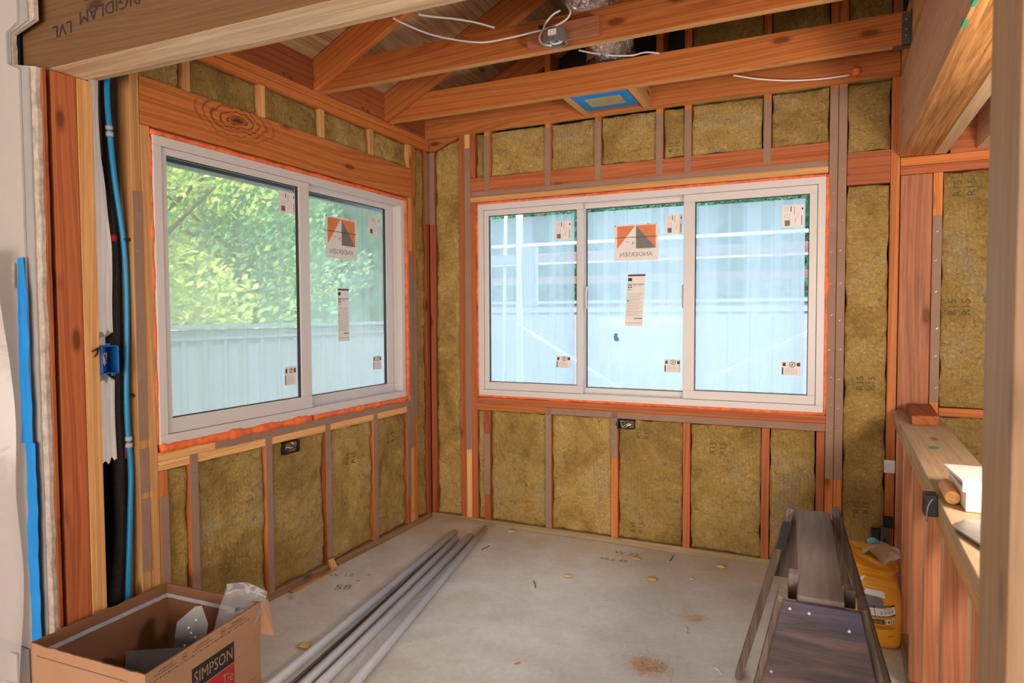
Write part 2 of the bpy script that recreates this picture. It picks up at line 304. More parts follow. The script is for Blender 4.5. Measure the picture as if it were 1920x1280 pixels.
def poly(name, alpha=0.5, col=(0.75, 0.72, 0.71), rough=0.25):
    m = bpy.data.materials.new(name); m.use_nodes = True; n = m.node_tree.nodes; l = m.node_tree.links
    b = n['Principled BSDF']; b.inputs['Base Color'].default_value = (*col, 1); b.inputs['Roughness'].default_value = rough
    v, oi = objcoord(n, l); t = noi(n, l, v, 9, 4, 0.6, 0.8); bump(n, l, b, t.outputs['Fac'], 0.35, 0.01)
    b.inputs['Alpha'].default_value = alpha; b.inputs['Specular IOR Level'].default_value = 0.6
    return m
M['poly'] = poly('plastic_sheeting', 0.60, (0.58, 0.53, 0.52), 0.2)
M['bag_clear'] = poly('clear_parts_bag', 0.34, (0.34, 0.34, 0.37), 0.12)
def foil():
    m, n, l, b = nt('foil_duct')
    v, oi = objcoord(n, l); t = noi(n, l, v, 38, 4, 0.7, 1.5)
    b.inputs['Base Color'].default_value = (0.78, 0.74, 0.72, 1); b.inputs['Metallic'].default_value = 0.95; b.inputs['Roughness'].default_value = 0.28
    bump(n, l, b, t.outputs['Fac'], 1.0, 0.03); return m
M['foil'] = foil()
def blueply():
    m, n, l, b = nt('blue_painted_plywood')
    v, oi = objcoord(n, l, (3, 3, 28)); g = noi(n, l, v, 1.2, 5, 0.7, 0.4)
    r = ramp(n, [(0.3, (0.018, 0.011, 0.012)), (0.5, (0.050, 0.030, 0.032)), (0.7, (0.105, 0.064, 0.062))]); l.new(g.outputs['Fac'], r.inputs[0])
    tc = n.new('ShaderNodeTexCoord'); sp = noi(n, l, tc.outputs['Object'], 9, 4, 0.6, 0.8)
    sx = n.new('ShaderNodeSeparateXYZ'); l.new(tc.outputs['Object'], sx.inputs[0])
    a = n.new('ShaderNodeMath'); a.operation = 'MULTIPLY_ADD'; a.inputs[1].default_value = 0.25; l.new(sp.outputs['Fac'], a.inputs[0]); l.new(sx.outputs['Z'], a.inputs[2])
    mr = n.new('ShaderNodeMapRange'); mr.inputs[1].default_value = 0.40; mr.inputs[2].default_value = 0.50; l.new(a.outputs[0], mr.inputs[0])
    k = n.new('ShaderNodeMath'); k.operation = 'MULTIPLY'; k.inputs[1].default_value = 0.75; l.new(mr.outputs[0], k.inputs[0])
    c = mix(n, l, k.outputs[0], r.outputs[0], (0.02, 0.035, 0.12))
    l.new(c, b.inputs['Base Color']); b.inputs['Roughness'].default_value = 0.55
    bump(n, l, b, g.outputs['Fac'], 0.4, 0.003); return m
M['blue_ply'] = blueply()
def leaf(name, c1, c2):
    m = bpy.data.materials.new(name); m.use_nodes = True; n = m.node_tree.nodes; l = m.node_tree.links
    n.remove(n['Principled BSDF']); out = n['Material Output']
    tc = n.new('ShaderNodeTexCoord'); t = noi(n, l, tc.outputs['Object'], 2.2, 3, 0.6)
    r = ramp(n, [(0.35, c1), (0.65, c2)]); l.new(t.outputs['Fac'], r.inputs[0])
    d = n.new('ShaderNodeBsdfDiffuse'); tl = n.new('ShaderNodeBsdfTranslucent'); l.new(r.outputs[0], d.inputs[0]); l.new(r.outputs[0], tl.inputs[0])
    ms = n.new('ShaderNodeMixShader'); ms.inputs[0].default_value = 0.45; l.new(d.outputs[0], ms.inputs[1]); l.new(tl.outputs[0], ms.inputs[2])
    l.new(ms.outputs[0], out.inputs[0]); return m
M['leaf_y'] = leaf('yellow_green_leaves', (0.42, 0.55, 0.12), (0.92, 0.90, 0.30))
M['leaf_g'] = leaf('green_leaves', (0.16, 0.34, 0.18), (0.40, 0.58, 0.34))
M['leaf_d'] = leaf('dark_green_leaves', (0.03, 0.10, 0.06), (0.10, 0.22, 0.13))

# ------------------------------------------------------------------ mesh helpers
class MB:
    def __init__(s): s.v = []; s.f = []; s.m = []
    def add(s, vs, fs, m=0):
        o = len(s.v); s.v += [tuple(p) for p in vs]; s.f += [tuple(i+o for i in f) for f in fs]; s.m += [m]*len(fs); return s
    def box(s, x0, x1, y0, y1, z0, z1, m=0):
        return s.hexa([(x0,y0,z0),(x1,y0,z0),(x1,y1,z0),(x0,y1,z0),(x0,y0,z1),(x1,y0,z1),(x1,y1,z1),(x0,y1,z1)], m)
    def hexa(s, p, m=0):
        return s.add(p, [(0,3,2,1),(4,5,6,7),(0,1,5,4),(1,2,6,5),(2,3,7,6),(3,0,4,7)], m)
    def beam(s, p, q, wd, h, up=(0,0,1), m=0):
        p, q = Vector(p), Vector(q); d = (q-p).normalized(); sd = d.cross(Vector(up)).normalized(); u = sd.cross(d)
        c = []
        for b in (p, q):
            c += [b-sd*wd/2-u*h/2, b+sd*wd/2-u*h/2, b+sd*wd/2+u*h/2, b-sd*wd/2+u*h/2]
        return s.add(c, [(0,1,2,3),(7,6,5,4),(0,4,5,1),(1,5,6,2),(2,6,7,3),(3,7,4,0)], m)
    def prism(s, pts, ext, m=0):
        n = len(pts); e = Vector(ext); a = [Vector(p) for p in pts]; b = [p+e for p in a]
        return s.add(a+b, [tuple(range(n))[::-1], tuple(range(n, 2*n))]+[(i, (i+1) % n, n+(i+1) % n, n+i) for i in range(n)], m)
    def tube(s, pts, r, n=10, m=0, rf=None, smooth=4, flat=1.0):
        P = [Vector(p) for p in pts]
        if smooth > 1 and len(P) > 2:
            Q = []
            for i in range(len(P)-1):
                a, b, c, d = P[max(i-1,0)], P[i], P[i+1], P[min(i+2,len(P)-1)]
                for k in range(smooth):
                    t = k/smooth; Q.append(0.5*((2*b)+(c-a)*t+(2*a-5*b+4*c-d)*t*t+(3*b-a-3*c+d)*t**3))
            Q.append(P[-1]); P = Q
        vs = []; u = None
        for i, p in enumerate(P):
            d = (P[min(i+1, len(P)-1)]-P[max(i-1, 0)]).normalized()
            if u is None: u = d.orthogonal().normalized()
            u = (u-d*u.dot(d)).normalized(); w_ = d.cross(u)
            rr = r*(rf(i/(len(P)-1)) if rf else 1)
            for k in range(n):
                a = 2*pi*k/n; vs.append(p+u*cos(a)*rr+w_*sin(a)*rr*flat)
        fs = []
        for i in range(len(P)-1):
            for k in range(n): fs.append((i*n+k, i*n+(k+1) % n, (i+1)*n+(k+1) % n, (i+1)*n+k))
        fs.append(tuple(range(n))[::-1]); fs.append(tuple(range((len(P)-1)*n, len(P)*n)))
        return s.add(vs, fs, m)
    def grid(s, fn, nu, nv, m=0, flip=False):
        vs = [fn(i/nu, j/nv) for j in range(nv+1) for i in range(nu+1)]
        fs = []
        for j in range(nv):
            for i in range(nu):
                q = (j*(nu+1)+i, j*(nu+1)+i+1, (j+1)*(nu+1)+i+1, (j+1)*(nu+1)+i)
                fs.append(q[::-1] if flip else q)
        return s.add(vs, fs, m)
    def text(s, string, size, fr, m=0, lift=0.001, mirror=False, fn=None, align='CENTER', squash=1.0, wide=1.0):
        vs, fs = text_geo(string, align)
        out = []
        for x, y in vs:
            x *= size*wide; y *= size*squash
            if mirror: x = -x
            out.append(fn(x, y) if fn else fr(x, y, lift))
        if mirror: fs = [f[::-1] for f in fs]
        return s.add(out, fs, m)
    def build(s, name, mats, parent=None, bevel=0.0, smooth=False, origin=None, sub=0):
        if not isinstance(mats, (list, tuple)): mats = [mats]
        xs = [p[0] for p in s.v]; ys = [p[1] for p in s.v]; zs = [p[2] for p in s.v]
        o0 = Vector(origin) if origin else Vector(((min(xs)+max(xs))/2, (min(ys)+max(ys))/2, min(zs)))
        me = bpy.data.meshes.new(name); me.from_pydata([tuple(Vector(p)-o0) for p in s.v], [], s.f)
        for t in mats: me.materials.append(M[t] if isinstance(t, str) else t)
        me.polygons.foreach_set('material_index', s.m)
        if smooth: me.polygons.foreach_set('use_smooth', [True]*len(s.f))
        me.update()
        o = bpy.data.objects.new(name, me); COL.objects.link(o)
        o.location = o0
        if parent is not None:
            o.parent = parent; o.location = o0 - wloc(parent)
        if bevel:
            b = o.modifiers.new('bevel', 'BEVEL'); b.width = bevel; b.segments = 2; b.limit_method = 'ANGLE'
        if sub:
            b = o.modifiers.new('sub', 'SUBSURF'); b.levels = sub; b.render_levels = sub
        return o
def wloc(o):
    p = o.location.copy()
    while o.parent: o = o.parent; p = p + o.location
    return p
_tc = {}
def text_geo(string, align='CENTER'):
    if (string, align) in _tc: return _tc[(string, align)]
    cu = bpy.data.curves.new('t', 'FONT'); cu.body = string; cu.size = 1.0; cu.align_x = align; cu.align_y = 'CENTER'; cu.resolution_u = 2
    ob = bpy.data.objects.new('t', cu); COL.objects.link(ob)
    dg = bpy.context.evaluated_depsgraph_get(); me = bpy.data.meshes.new_from_object(ob.evaluated_get(dg))
    r = ([(v.co.x, v.co.y) for v in me.vertices], [tuple(p.vertices) for p in me.polygons])
    bpy.data.objects.remove(ob); bpy.data.curves.remove(cu); bpy.data.meshes.remove(me)
    _tc[(string, align)] = r; return r
def frame(o, U, V):
    o, U, V = Vector(o), Vector(U).normalized(), Vector(V).normalized(); N = U.cross(V)
    return lambda x, y, z=0.0: o+U*x+V*y+N*z
def tag(o, label, cat, group=None, kind=None):
    o['label'] = label; o['category'] = cat
    if group: o['group'] = group
    if kind: o['kind'] = kind
    return o
def struct(o): o['kind'] = 'structure'; return o
def empty(name, loc):
    o = bpy.data.objects.new(name, None); COL.objects.link(o); o.location = loc; o.empty_display_size = 0.1; return o

# ------------------------------------------------------------------ the setting
def slab(name, boxes, mat, label=None):
    mb = MB()
    for b in boxes: mb.box(*b)
    return struct(mb.build(name, mat))
fl = slab('floor', [(-0.16, 5.5, -7.5, 0.16, -0.12, 0.0)], 'concrete')
# the exterior skin of the framed walls (black paper inside), with the window holes left open
slab('wall_left', [(-0.162, -0.146, -2.34, 0.162, 0.0, 0.80), (-0.162, -0.146, -2.34, 0.162, 2.03, 2.44),
                   (-0.162, -0.146, -2.34, -1.965, 0.80, 2.03), (-0.162, -0.146, -0.235, 0.162, 0.80, 2.03)], 'paper_black')
slab('wall_back', [(-0.146, 5.5, 0.146, 0.162, 0.0, 0.81), (-0.146, 5.5, 0.146, 0.162, 2.02, 4.6),
                   (-0.146, 0.342, 0.146, 0.162, 0.81, 2.02), (2.32, 5.5, 0.146, 0.162, 0.81, 2.02)], 'paper_black')
slab('wall_right', [(5.5, 5.6, -7.5, 0.162, 0, 2.76)], 'white')
slab('wall_front', [(-3.0, 5.6, -7.6, -7.5, 0, 2.76)], 'white')
slab('wall_side', [(-3.1, -3.0, -7.6, -2.34, 0, 2.76)], 'white')
slab('floor_hall', [(-3.0, -0.16, -7.5, -2.34, -0.12, 0.0)], 'concrete').name = 'floor'
slab('ceiling_hall', [(-3.1, 5.6, -7.6, -2.40, 2.76, 2.80), (2.9, 5.6, -2.40, 0.162, 2.76, 2.80)], 'white').name = 'ceiling'
slab('wall_attic', [(2.84, 2.88, -2.4, 0.146, 2.62, 4.6), (-0.7, 2.84, -2.345, -2.325, 2.52, 4.6), (2.84, 5.6, -2.44, -2.40, 2.52, 2.76)], 'roof_ply')
mb = MB()
SL = 0.5
zr = lambda x: 2.60 + SL*x
mb.hexa([(-0.75,-2.34,zr(-0.75)), (2.86,-2.34,zr(2.86)), (2.86,0.6,zr(2.86)), (-0.75,0.6,zr(-0.75)),
         (-0.75,-2.34,zr(-0.75)+0.02), (2.86,-2.34,zr(2.86)+0.02), (2.86,0.6,zr(2.86)+0.02), (-0.75,0.6,zr(-0.75)+0.02)])
struct(mb.build('ceiling', 'roof_ply'))
# drywall of the hall beside the opening: broken edge, jamb strip and plywood edge
def ragged(x_edge, z0, z1, amp, n=110, seed=0, x_far=-3.0, y=-2.36, notch=None):
    random.seed(seed); pts = [(x_far, y, z0)]
    for i in range(n+1):
        z = z0+(z1-z0)*i/n
        xe = notch if (notch is not None and 2.142 < z < 2.265) else x_edge
        pts.append((xe+amp*(noise.noise((seed, z*9, 0))+0.6*noise.noise((seed, z*37, 0))), y, z))
    pts.append((x_far, y, z1)); return pts
mb = MB(); mb.prism(ragged(-0.006, 0.0, 2.76, 0.008, seed=3, notch=-0.128), (0, 0.014, 0)); struct(mb.build('wall_opening', 'mud'))
mb = MB(); mb.prism(ragged(-0.034, 0.0, 2.76, 0.003, seed=5, y=-2.366, notch=-0.131), (0, 0.005, 0), 0)
struct(mb.build('trim_1', 'drywall'))
mb = MB(); mb.prism(ragged(-0.074, 0.0, 2.76, 0.001, seed=6, y=-2.374, notch=-0.136), (0, 0.007, 0)); struct(mb.build('trim_2', 'white'))
mb = MB(); mb.prism(ragged(0.003, 0.0, 2.135, 0.003, seed=9, y=-2.345), (0, 0.010, 0)); struct(mb.build('trim_3', 'redZ'))

# ------------------------------------------------------------------ boards and studs
def board(name, x0, x1, y0, y1, z0, z1, mat, label, cat, group=None, bevel=0.0018, top=None):
    mb = MB()
    if top:  # cut to the roof slope
        mb.hexa([(x0,y0,z0),(x1,y0,z0),(x1,y1,z0),(x0,y1,z0),(x0,y0,top(x0)),(x1,y0,top(x1)),(x1,y1,top(x1)),(x0,y1,top(x0))])
    else: mb.box(x0, x1, y0, y1, z0, z1)
    return tag(mb.build(name, mat, bevel=bevel), label, cat, group)
def shim(parent, axis, u0, u1, z0, z1, torn=True, horiz=False):
    """thin grey-brown chipboard strip stapled to the inner face of a stud"""
    random.seed(int(u0*1000)+int(z0*100)); mb = MB(); t = 0.003
    c = 0.004 if torn else 0
    L = [(u0+.001, z0+random.uniform(0, c)), (u1-.001, z0+random.uniform(0, c)), (u1-.001, z1-random.uniform(0, c)), (u0+.001, z1-random.uniform(0, c))]
    if axis == 'X': mb.prism([(0.0005, a, b) for a, b in L], (t, 0, 0))
    else: mb.prism([(a, -0.0005, b) for a, b in L], (0, -t, 0))
    if not horiz:  # staples
        st = mb; n = max(2, int((z1-z0)/0.14))
        for i in range(n):
            z = z0+(z1-z0)*(i+0.5)/n+random.uniform(-.03, .03); u = (u0+u1)/2+random.uniform(-.008, .008)
            if axis == 'X': st.beam((0.0042, u-.004, z-.003), (0.0042, u+.004, z+.003), .0012, .0012, (1,0,0), 1)
            else: st.beam((u-.004, -0.0042, z-.003), (u+.004, -0.0042, z+.003), .0012, .0012, (0,1,0), 1)
    return mb.build('drywall_shim', ['shim', 'steel'], parent)
def studL(y0, y1, z0, z1, mat, label, shims=(), name='wall_stud', group='studs of the left wall'):
    o = board(name, -0.1455, 0.0, y0, y1, z0, z1, mat, label, 'stud', group)
    for a, b in shims: shim(o, 'X', y0, y1, a, b)
    return o
ZP = 0.0385
studL(-2.043, -2.005, ZP, 2.364, 'paleZ', 'tall pale stud left of the left window, beside the foam-covered pipe', [(0.86, 1.79), (0.66, 0.83), (0.36, 0.64)])
studL(-2.003, -1.965, ZP, 2.039, 'paleZ', 'bare pale trimmer stud tight against the left jamb of the left window')
CL = 'short studs under the left window'
studL(-1.963, -1.925, ZP, 0.727, 'firZ', 'short stud at the left end under the left window, bare at its top', [(0.05, 0.63)], group=CL)
studL(-1.826, -1.788, ZP, 0.727, 'firZ', 'shimmed short stud under the left window rising behind the cardboard box', [(0.042, 0.765)], group=CL)
studL(-1.421, -1.383, ZP, 0.727, 'firZ', 'shimmed short stud just left of the electrical box under the left window', [(0.042, 0.765)], group=CL)
studL(-1.016, -0.978, ZP, 0.727, 'redZ', 'shimmed short stud with a red edge, right of the electrical box under the left window', [(0.07, 0.765)], group=CL)
studL(-0.614, -0.576, ZP, 0.727, 'firZ', 'narrow shimmed short stud between the two R15-stamped batts under the left window', [(0.042, 0.765)], group=CL)
studL(-0.276, -0.238, ZP, 0.727, 'redZ', 'short red-edged stud at the right end under the left window', [(0.2, 0.765)], group=CL)
studL(-0.236, -0.200, ZP, 2.039, 'paleZ', 'trimmer stud at the right jamb of the left window, shimmed from mid height down', [(0.50, 1.72)])
studL(-0.197, -0.160, ZP, 2.364, 'firZ', 'full-height stud right of the left window, between the trimmer and the corner batt', [(0.70, 1.55)])
studL(-0.040, -0.002, ZP, 2.364, 'redZ', 'last stud of the left wall in the room corner, shimmed at the top', [(1.90, 2.35)])
CU = 'short studs above the left header'
for y0, t in ((-1.815, 'first short stud above the left header, nearest the laminated beam'), (-1.418, 'second short stud above the left header, above the big dark knot'),
              (-1.018, 'third short stud above the left header, near the middle of its right half'), (-0.612, 'fourth short stud above the left header, second from the corner'),
              (-0.234, 'last short stud above the left header, nearest the room corner')):
    studL(y0, y0+0.036, 2.2215, 2.364, 'paleZ', t, group=CU)
hd = board('window_header', -0.1455, 0.0, -2.002, -0.199, 2.0405, 2.220, 'knot_header', 'wide orange timber header with a dark swirling knot above the left window', 'header')
board('bottom_plate', -0.1455, 0.0, -2.17, -0.0005, 0.0005, ZP-.0005, 'treatedY', 'brown bottom plate running along the floor under the left wall', 'plate')
board('top_plate', -0.1455, 0.0, -2.30, 0.1455, 2.3655, 2.4025, 'firY', 'lower of the two orange top plates of the left wall', 'plate', 'top plates of the left wall')
board('top_plate', -0.1455, 0.004, -2.30, 0.1455, 2.4035, 2.440, 'firY', 'upper of the two orange top plates of the left wall, under the rafters', 'plate', 'top plates of the left wall')
board('window_sill_plate', -0.1455, 0.0, -1.964, -0.239, 0.7285, 0.764, 'paleY', 'lower bare sill board under the left window, above the short studs', 'sill', 'sill boards')
o = board('window_sill_plate', -0.1455, 0.001, -1.964, -0.239, 0.765, 0.800, 'paleY', 'upper sill board under the left window, mostly covered by torn grey-brown shim', 'sill', 'sill boards')
mb = MB()
mb.grid(lambda a, b: (0.003+0.006*max(0, noise.noise((a*30, b*2, 1)))*b, -1.70+1.46*a, 0.767+0.033*b+0.004*noise.noise((a*22, 3, b))), 90, 4, flip=False)
mb.build('drywall_shim', 'shim', o)

def studB(x0, x1, z0, z1, mat, label, shims=(), group='studs of the back wall', name='wall_stud'):
    top = None
    if z1 is None: top = lambda x: min(2.435+SL*x, 3.9)
    o = board(name, x0, x1, 0.0, 0.1455, z0, z1 or 3, mat, label, 'stud', group, top=top)
    for a, b in shims: shim(o, 'Y', x0, x1, a, b)
    return o
studB(0.004, 0.043, ZP, 2.364, 'redZ', 'corner stud at the left end of the back wall, shimmed only near the ceiling', [(1.90, 2.355)])
studB(0.222, 0.259, ZP, None, 'redZ', 'bare red stud right of the corner batt, leftmost of the bundle beside the back window')
studB(0.261, 0.300, ZP, None, 'paleZ', 'shimmed stud in the bundle left of the back window, pale below the shim', [(0.47, 2.36)])
studB(0.302, 0.341, ZP, 2.019, 'redZ', 'trimmer stud tight against the left jamb of the back window')
CB = 'short studs under the back window'
studB(0.389, 0.431, ZP, 0.727, 'redZ', 'leftmost short stud under the back window, shimmed over its middle', [(0.20, 0.585)], CB)
studB(0.803, 0.841, ZP, 0.727, 'firZ', 'fully shimmed short stud under the back window, second from the left', [(0.042, 0.768)], CB)
studB(1.210, 1.248, ZP, 0.727, 'firZ', 'short stud under the back window beside the electrical box, shimmed only at its top', [(0.50, 0.768)], CB)
studB(1.616, 1.654, ZP, 0.727, 'redZ', 'bare red short stud under the middle of the back window, between two wide batts', (), CB)
studB(2.021, 2.060, ZP, 0.727, 'redZ', 'bare red short stud with slanting grain, left of the last batt under the back window', (), CB)
studB(2.281, 2.319, ZP, 0.727, 'redZ', 'bare red short stud at the right end under the back window', (), CB)
studB(2.322, 2.360, ZP, None, 'firZ', 'left of the two tall shimmed studs right of the back window', [(0.49, 2.43)])
studB(2.362, 2.400, ZP, None, 'firZ', 'right of the two tall shimmed studs right of the back window', [(0.49, 2.43)])
es = studB(2.589, 2.628, ZP, None, 'firZ', 'bare orange stud at the back wall where the half wall begins')
CX = 'short studs above the back window'
studB(0.303, 0.337, 2.172, None, 'redZ', 'bare red short stud at the left end above the back window', (), CX)
studB(0.400, 0.438, 2.172, None, 'firZ', 'first shimmed short stud above the back window, left of the wide batt', [(2.086, 2.42)], CX)
studB(0.803, 0.841, 2.172, None, 'firZ', 'second shimmed short stud above the back window, left of the taped fan housing', [(2.086, 2.42)], CX)
studB(1.110, 1.149, 2.172, None, 'firZ', 'third shimmed short stud above the back window, just below the taped fan housing', [(2.086, 2.42)], CX)
studB(1.461, 1.499, 2.172, None, 'firZ', 'fourth shimmed short stud above the back window, left edge of the narrow batt', [(2.086, 2.42)], CX)
studB(1.614, 1.652, 2.172, None, 'firZ', 'fifth shimmed short stud above the back window, right edge of the narrow batt', [(2.086, 2.42)], CX)
studB(2.014, 2.052, 2.172, None, 'firZ', 'last shimmed short stud above the back window, nearest the paired tall studs', [(2.086, 2.42)], CX)
o = board('window_header', 0.3025, 2.3195, 0.0, 0.1455, 2.0545, 2.1705, 'redX', 'dark red header board running across the top of the back window', 'header')
shim(o, 'Y', 0.315, 2.315, 2.052, 2.083, horiz=True)
board('header_plate', 0.3025, 2.3195, -0.002, 0.1455, 2.0205, 2.0535, 'paleX', 'thin pale board directly above the orange foam of the back window', 'plate')
board('window_sill_plate', 0.342, 2.3215, -0.001, 0.1455, 0.770, 0.809, 'redX', 'upper bare red sill board under the back window', 'sill', 'sill boards')
o = board('window_sill_plate', 0.342, 2.3215, 0.0, 0.1455, 0.7285, 0.769, 'firX', 'lower sill board under the back window, shimmed except at its left end', 'sill', 'sill boards')
shim(o, 'Y', 0.80, 2.318, 0.730, 0.767, horiz=True)
board('bottom_plate', 0.0005, 5.4, 0.0, 0.1455, 0.0005, ZP-.0005, 'treated', 'greenish brown bottom plate along the floor under the back window', 'plate')
board('blocking', 2.402, 2.588, 0.002, 0.040, 1.950, 2.107, 'redX', 'red block with four nails between the paired tall studs and the half-wall stud', 'blocking')
mb = MB(); mb.prism([(0.006, 0.001, 2.366), (0.045, 0.001, 2.366), (0.220, 0.001, 2.434), (0.220, 0.001, 2.4405), (0.006, 0.001, 2.4405)], (0, 0.143, 0))
tag(mb.build('corner_plate', 'firX', bevel=0.0015), 'wedge-shaped end of plate in the upper room corner above the corner batt', 'plate')
# framing right of the half wall
board('timber_post', 2.633, 2.763, 0.012, 0.1455, ZP, 1.979, 'stainZ', 'wide two-tone post with dark stains standing behind the far end of the half wall', 'post')
o = board('wall_stud', 2.765, 2.803, 0.0, 0.1455, ZP, 1.979, 'firZ', 'stud right of the stained post, bare at the top and shimmed below', 'stud', 'studs of the back wall')
shim(o, 'Y', 2.765, 2.803, 0.90, 1.78)
board('wall_stud', 3.21, 3.25, 0.0, 0.1455, ZP, 1.979, 'firZ', 'stud of the back wall beyond the foreground post', 'stud', 'studs of the back wall')
board('top_plate', 2.630, 5.4, 0.0, 0.1455, 1.980, 2.019, 'redX', 'lower red plate over the stained post, right of the half-wall stud', 'plate', 'plates over the stained post')
board('top_plate', 2.630, 5.4, -0.004, 0.1455, 2.0195, 2.0605, 'firX', 'upper orange plate over the stained post, under the laminated beam', 'plate', 'plates over the stained post')
board('blocking', 2.805, 3.209, 0.004, 0.060, 0.836, 0.876, 'firX', 'orange horizontal block between the two batts right of the stained post', 'blocking')
board('rim_board', 2.83, 5.4, 0.01, 0.05, 2.052, 2.40, 'redX', 'dark red board above the plates at the far right behind the ceiling joists', 'board')

# ------------------------------------------------------------------ insulation batts
def batt(axis, u0, u1, z0, z1, label, group, marks=(), depth=0.10, seam=None, rough=1.0, topf=None):
    sd = u0*13.7+z0*5.1; sg = 1 if axis == 'Y' else -1
    def h(u, z):
        e = min(u-u0, u1-u, z-z0, z1-z)
        r = 0.010*max(0, 1-e/0.02)**2
        b = 0.010*noise.noise((u*5, z*5, sd))+0.010*noise.noise((u*13, z*16, sd))+0.005*noise.noise((u*38, z*44, sd))
        if seam: r += 0.014*max(0, 1-abs(z-seam-.004*noise.noise((u*20, 0, 0)))/0.008)
        return max(0.001, 0.013+rough*b+r)
    def P(u, z, d): return (u, d, z) if axis == 'Y' else (-d, u, z)
    W, H = u1-u0, z1-z0
    nu, nv = max(6, int(W/0.011)), max(8, int(H/0.011))
    g = 0.0025
    def fn(a, b):
        zt = z1 if not topf else topf(u0+W*a)
        z = z0+g+(zt-z0-2*g)*b; u = u0+g+(W-2*g)*a
        # ragged sides
        el = 0.011*max(0, noise.noise((sd, z*9, 1))+0.15)*(1-a)**8; er = 0.011*max(0, noise.noise((sd, z*9, 7))+0.15)*a**8
        et = 0.010*max(0, noise.noise((sd, u*11, 3))+0.1)*b**8; eb = 0.010*max(0, noise.noise((sd, u*11, 5))+0.1)*(1-b)**8
        u2, z2 = u+el-er, z+eb-et
        return P(u2, z2, h(u, min(z, z1)))
    mb = MB(); mb.grid(fn, nu, nv, 0, flip=(axis == 'X'))
    if axis == 'X': pass
    # sides
    n0 = 0; rim = [j*(nu+1) for j in range(nv+1)]; rim2 = [j*(nu+1)+nu for j in range(nv+1)]
    vs = mb.v[:]
    def skirt(idx):
        a = [vs[i] for i in idx]; bk = [((p[0], depth, p[2]) if axis == 'Y' else (-depth, p[1], p[2])) for p in a]
        n = len(a); mb.add(a+bk, [(i, i+1, n+i+1, n+i) for i in range(n-1)])
    skirt(rim); skirt(rim2[::-1]); skirt(list(range(nu+1))[::-1]); skirt([nv*(nu+1)+i for i in range(nu+1)])
    c = [rim[0], rim2[0], rim2[-1], rim[-1]]
    mb.add([((vs[i][0], depth, vs[i][2]) if axis == 'Y' else (-depth, vs[i][1], vs[i][2])) for i in c], [(0, 1, 2, 3)])
    o = tag(mb.build('insulation_batt', 'wool', smooth=True), label, 'insulation', group)
    for (mu, mz, sz) in marks:
        t = MB()
        def f(x, y, mu=mu, mz=mz):   # the stamp reads upwards
            u, z = mu-y, mz+x
            return P(u, z, h(u, z)-0.0015)
        for k in (0, 1):
            t.text('R15', sz, None, fn=lambda x, y, k=k: f(x, y+sz*(0.55-1.1*k)), squash=0.95)
        t.build('stamped_marking', 'ink_green', o)
    return o
G = 'batts under the left window'
batt('X', -1.925, -1.826, ZP, 0.727, 'narrow batt at the left end under the left window, above the cardboard box', G)
batt('X', -1.788, -1.421, ZP, 0.727, 'batt under the left window with the grey smudge, behind the plastic parts bag', G)
batt('X', -1.383, -1.016, ZP, 0.727, 'batt under the left window holding the electrical box', G)
batt('X', -0.978, -0.614, ZP, 0.727, 'batt with one R15 stamp under the left window, right of the electrical box batt', G, [(-0.80, 0.55, 0.042)])
batt('X', -0.576, -0.276, ZP, 0.727, 'last batt under the left window, stamped R15 near its top', G, [(-0.44, 0.60, 0.042)])
batt('X', -0.160, -0.040, ZP, 2.364, 'tall narrow batt at the corner end of the left wall', 'corner batts', seam=1.25)
G = 'batts above the left header'
batt('X', -2.002, -1.815, 2.2215, 2.364, 'short batt above the left header partly hidden by the laminated beam', G)
batt('X', -1.779, -1.418, 2.2215, 2.364, 'batt above the left header above the big dark knot', G)
batt('X', -1.382, -1.018, 2.2215, 2.364, 'batt above the left header, third of the row from the beam', G)
batt('X', -0.982, -0.612, 2.2215, 2.364, 'batt above the left header, fourth of the row from the beam', G)
batt('X', -0.576, -0.234, 2.2215, 2.364, 'batt above the left header, nearest the room corner', G)
batt('Y', 0.043, 0.222, ZP, 2.43, 'tall narrow batt at the corner end of the back wall', 'corner batts', seam=1.16, topf=lambda u: 2.358+(u-.043)*0.40)
G = 'batts under the back window'
batt('Y', 0.341, 0.389, ZP, 0.727, 'very narrow grey-green batt left of the leftmost short stud under the back window', G)
batt('Y', 0.431, 0.803, ZP, 0.727, 'wide batt under the left pane of the back window', G)
batt('Y', 0.841, 1.210, ZP, 0.727, 'batt left of the electrical box under the back window', G)
batt('Y', 1.248, 1.616, ZP, 0.727, 'batt holding the electrical box under the back window, stamped near its top and foot', G, [(1.39, 0.65, 0.04), (1.36, 0.11, 0.04)])
batt('Y', 1.654, 2.021, ZP, 0.727, 'ribbed batt with an R15 stamp under the right pane of the back window', G, [(1.80, 0.60, 0.045)])
batt('Y', 2.060, 2.281, ZP, 0.727, 'batt with a torn dark right edge at the right end under the back window', G)
G = 'batts above the back window'
batt('Y', 0.337, 0.400, 2.172, 2.440, 'sliver of batt at the left end above the back window', G)
batt('Y', 0.438, 0.803, 2.172, 2.440, 'wide batt above the left pane of the back window', G)
batt('Y', 0.841, 1.110, 2.172, 2.440, 'greyish batt left of the taped fan housing above the back window', G)
batt('Y', 1.149, 1.461, 2.172, 2.440, 'smooth brown batt below the taped fan housing', G)
batt('Y', 1.499, 1.614, 2.172, 2.440, 'narrow batt above the back window with a stamp near its foot', G, [(1.56, 2.23, 0.035)])
batt('Y', 1.652, 2.014, 2.172, 2.440, 'wide cracked batt above the right pane of the back window', G)
batt('Y', 2.052, 2.322, 2.172, 2.440, 'bright lumpy batt above the back window beside the paired tall studs', G, rough=1.8)
G = 'batts in the gable above the joists'
batt('Y', 1.652, 2.014, 2.443, 3.0, 'dim batt in the gable, left one seen above the second joist', G)
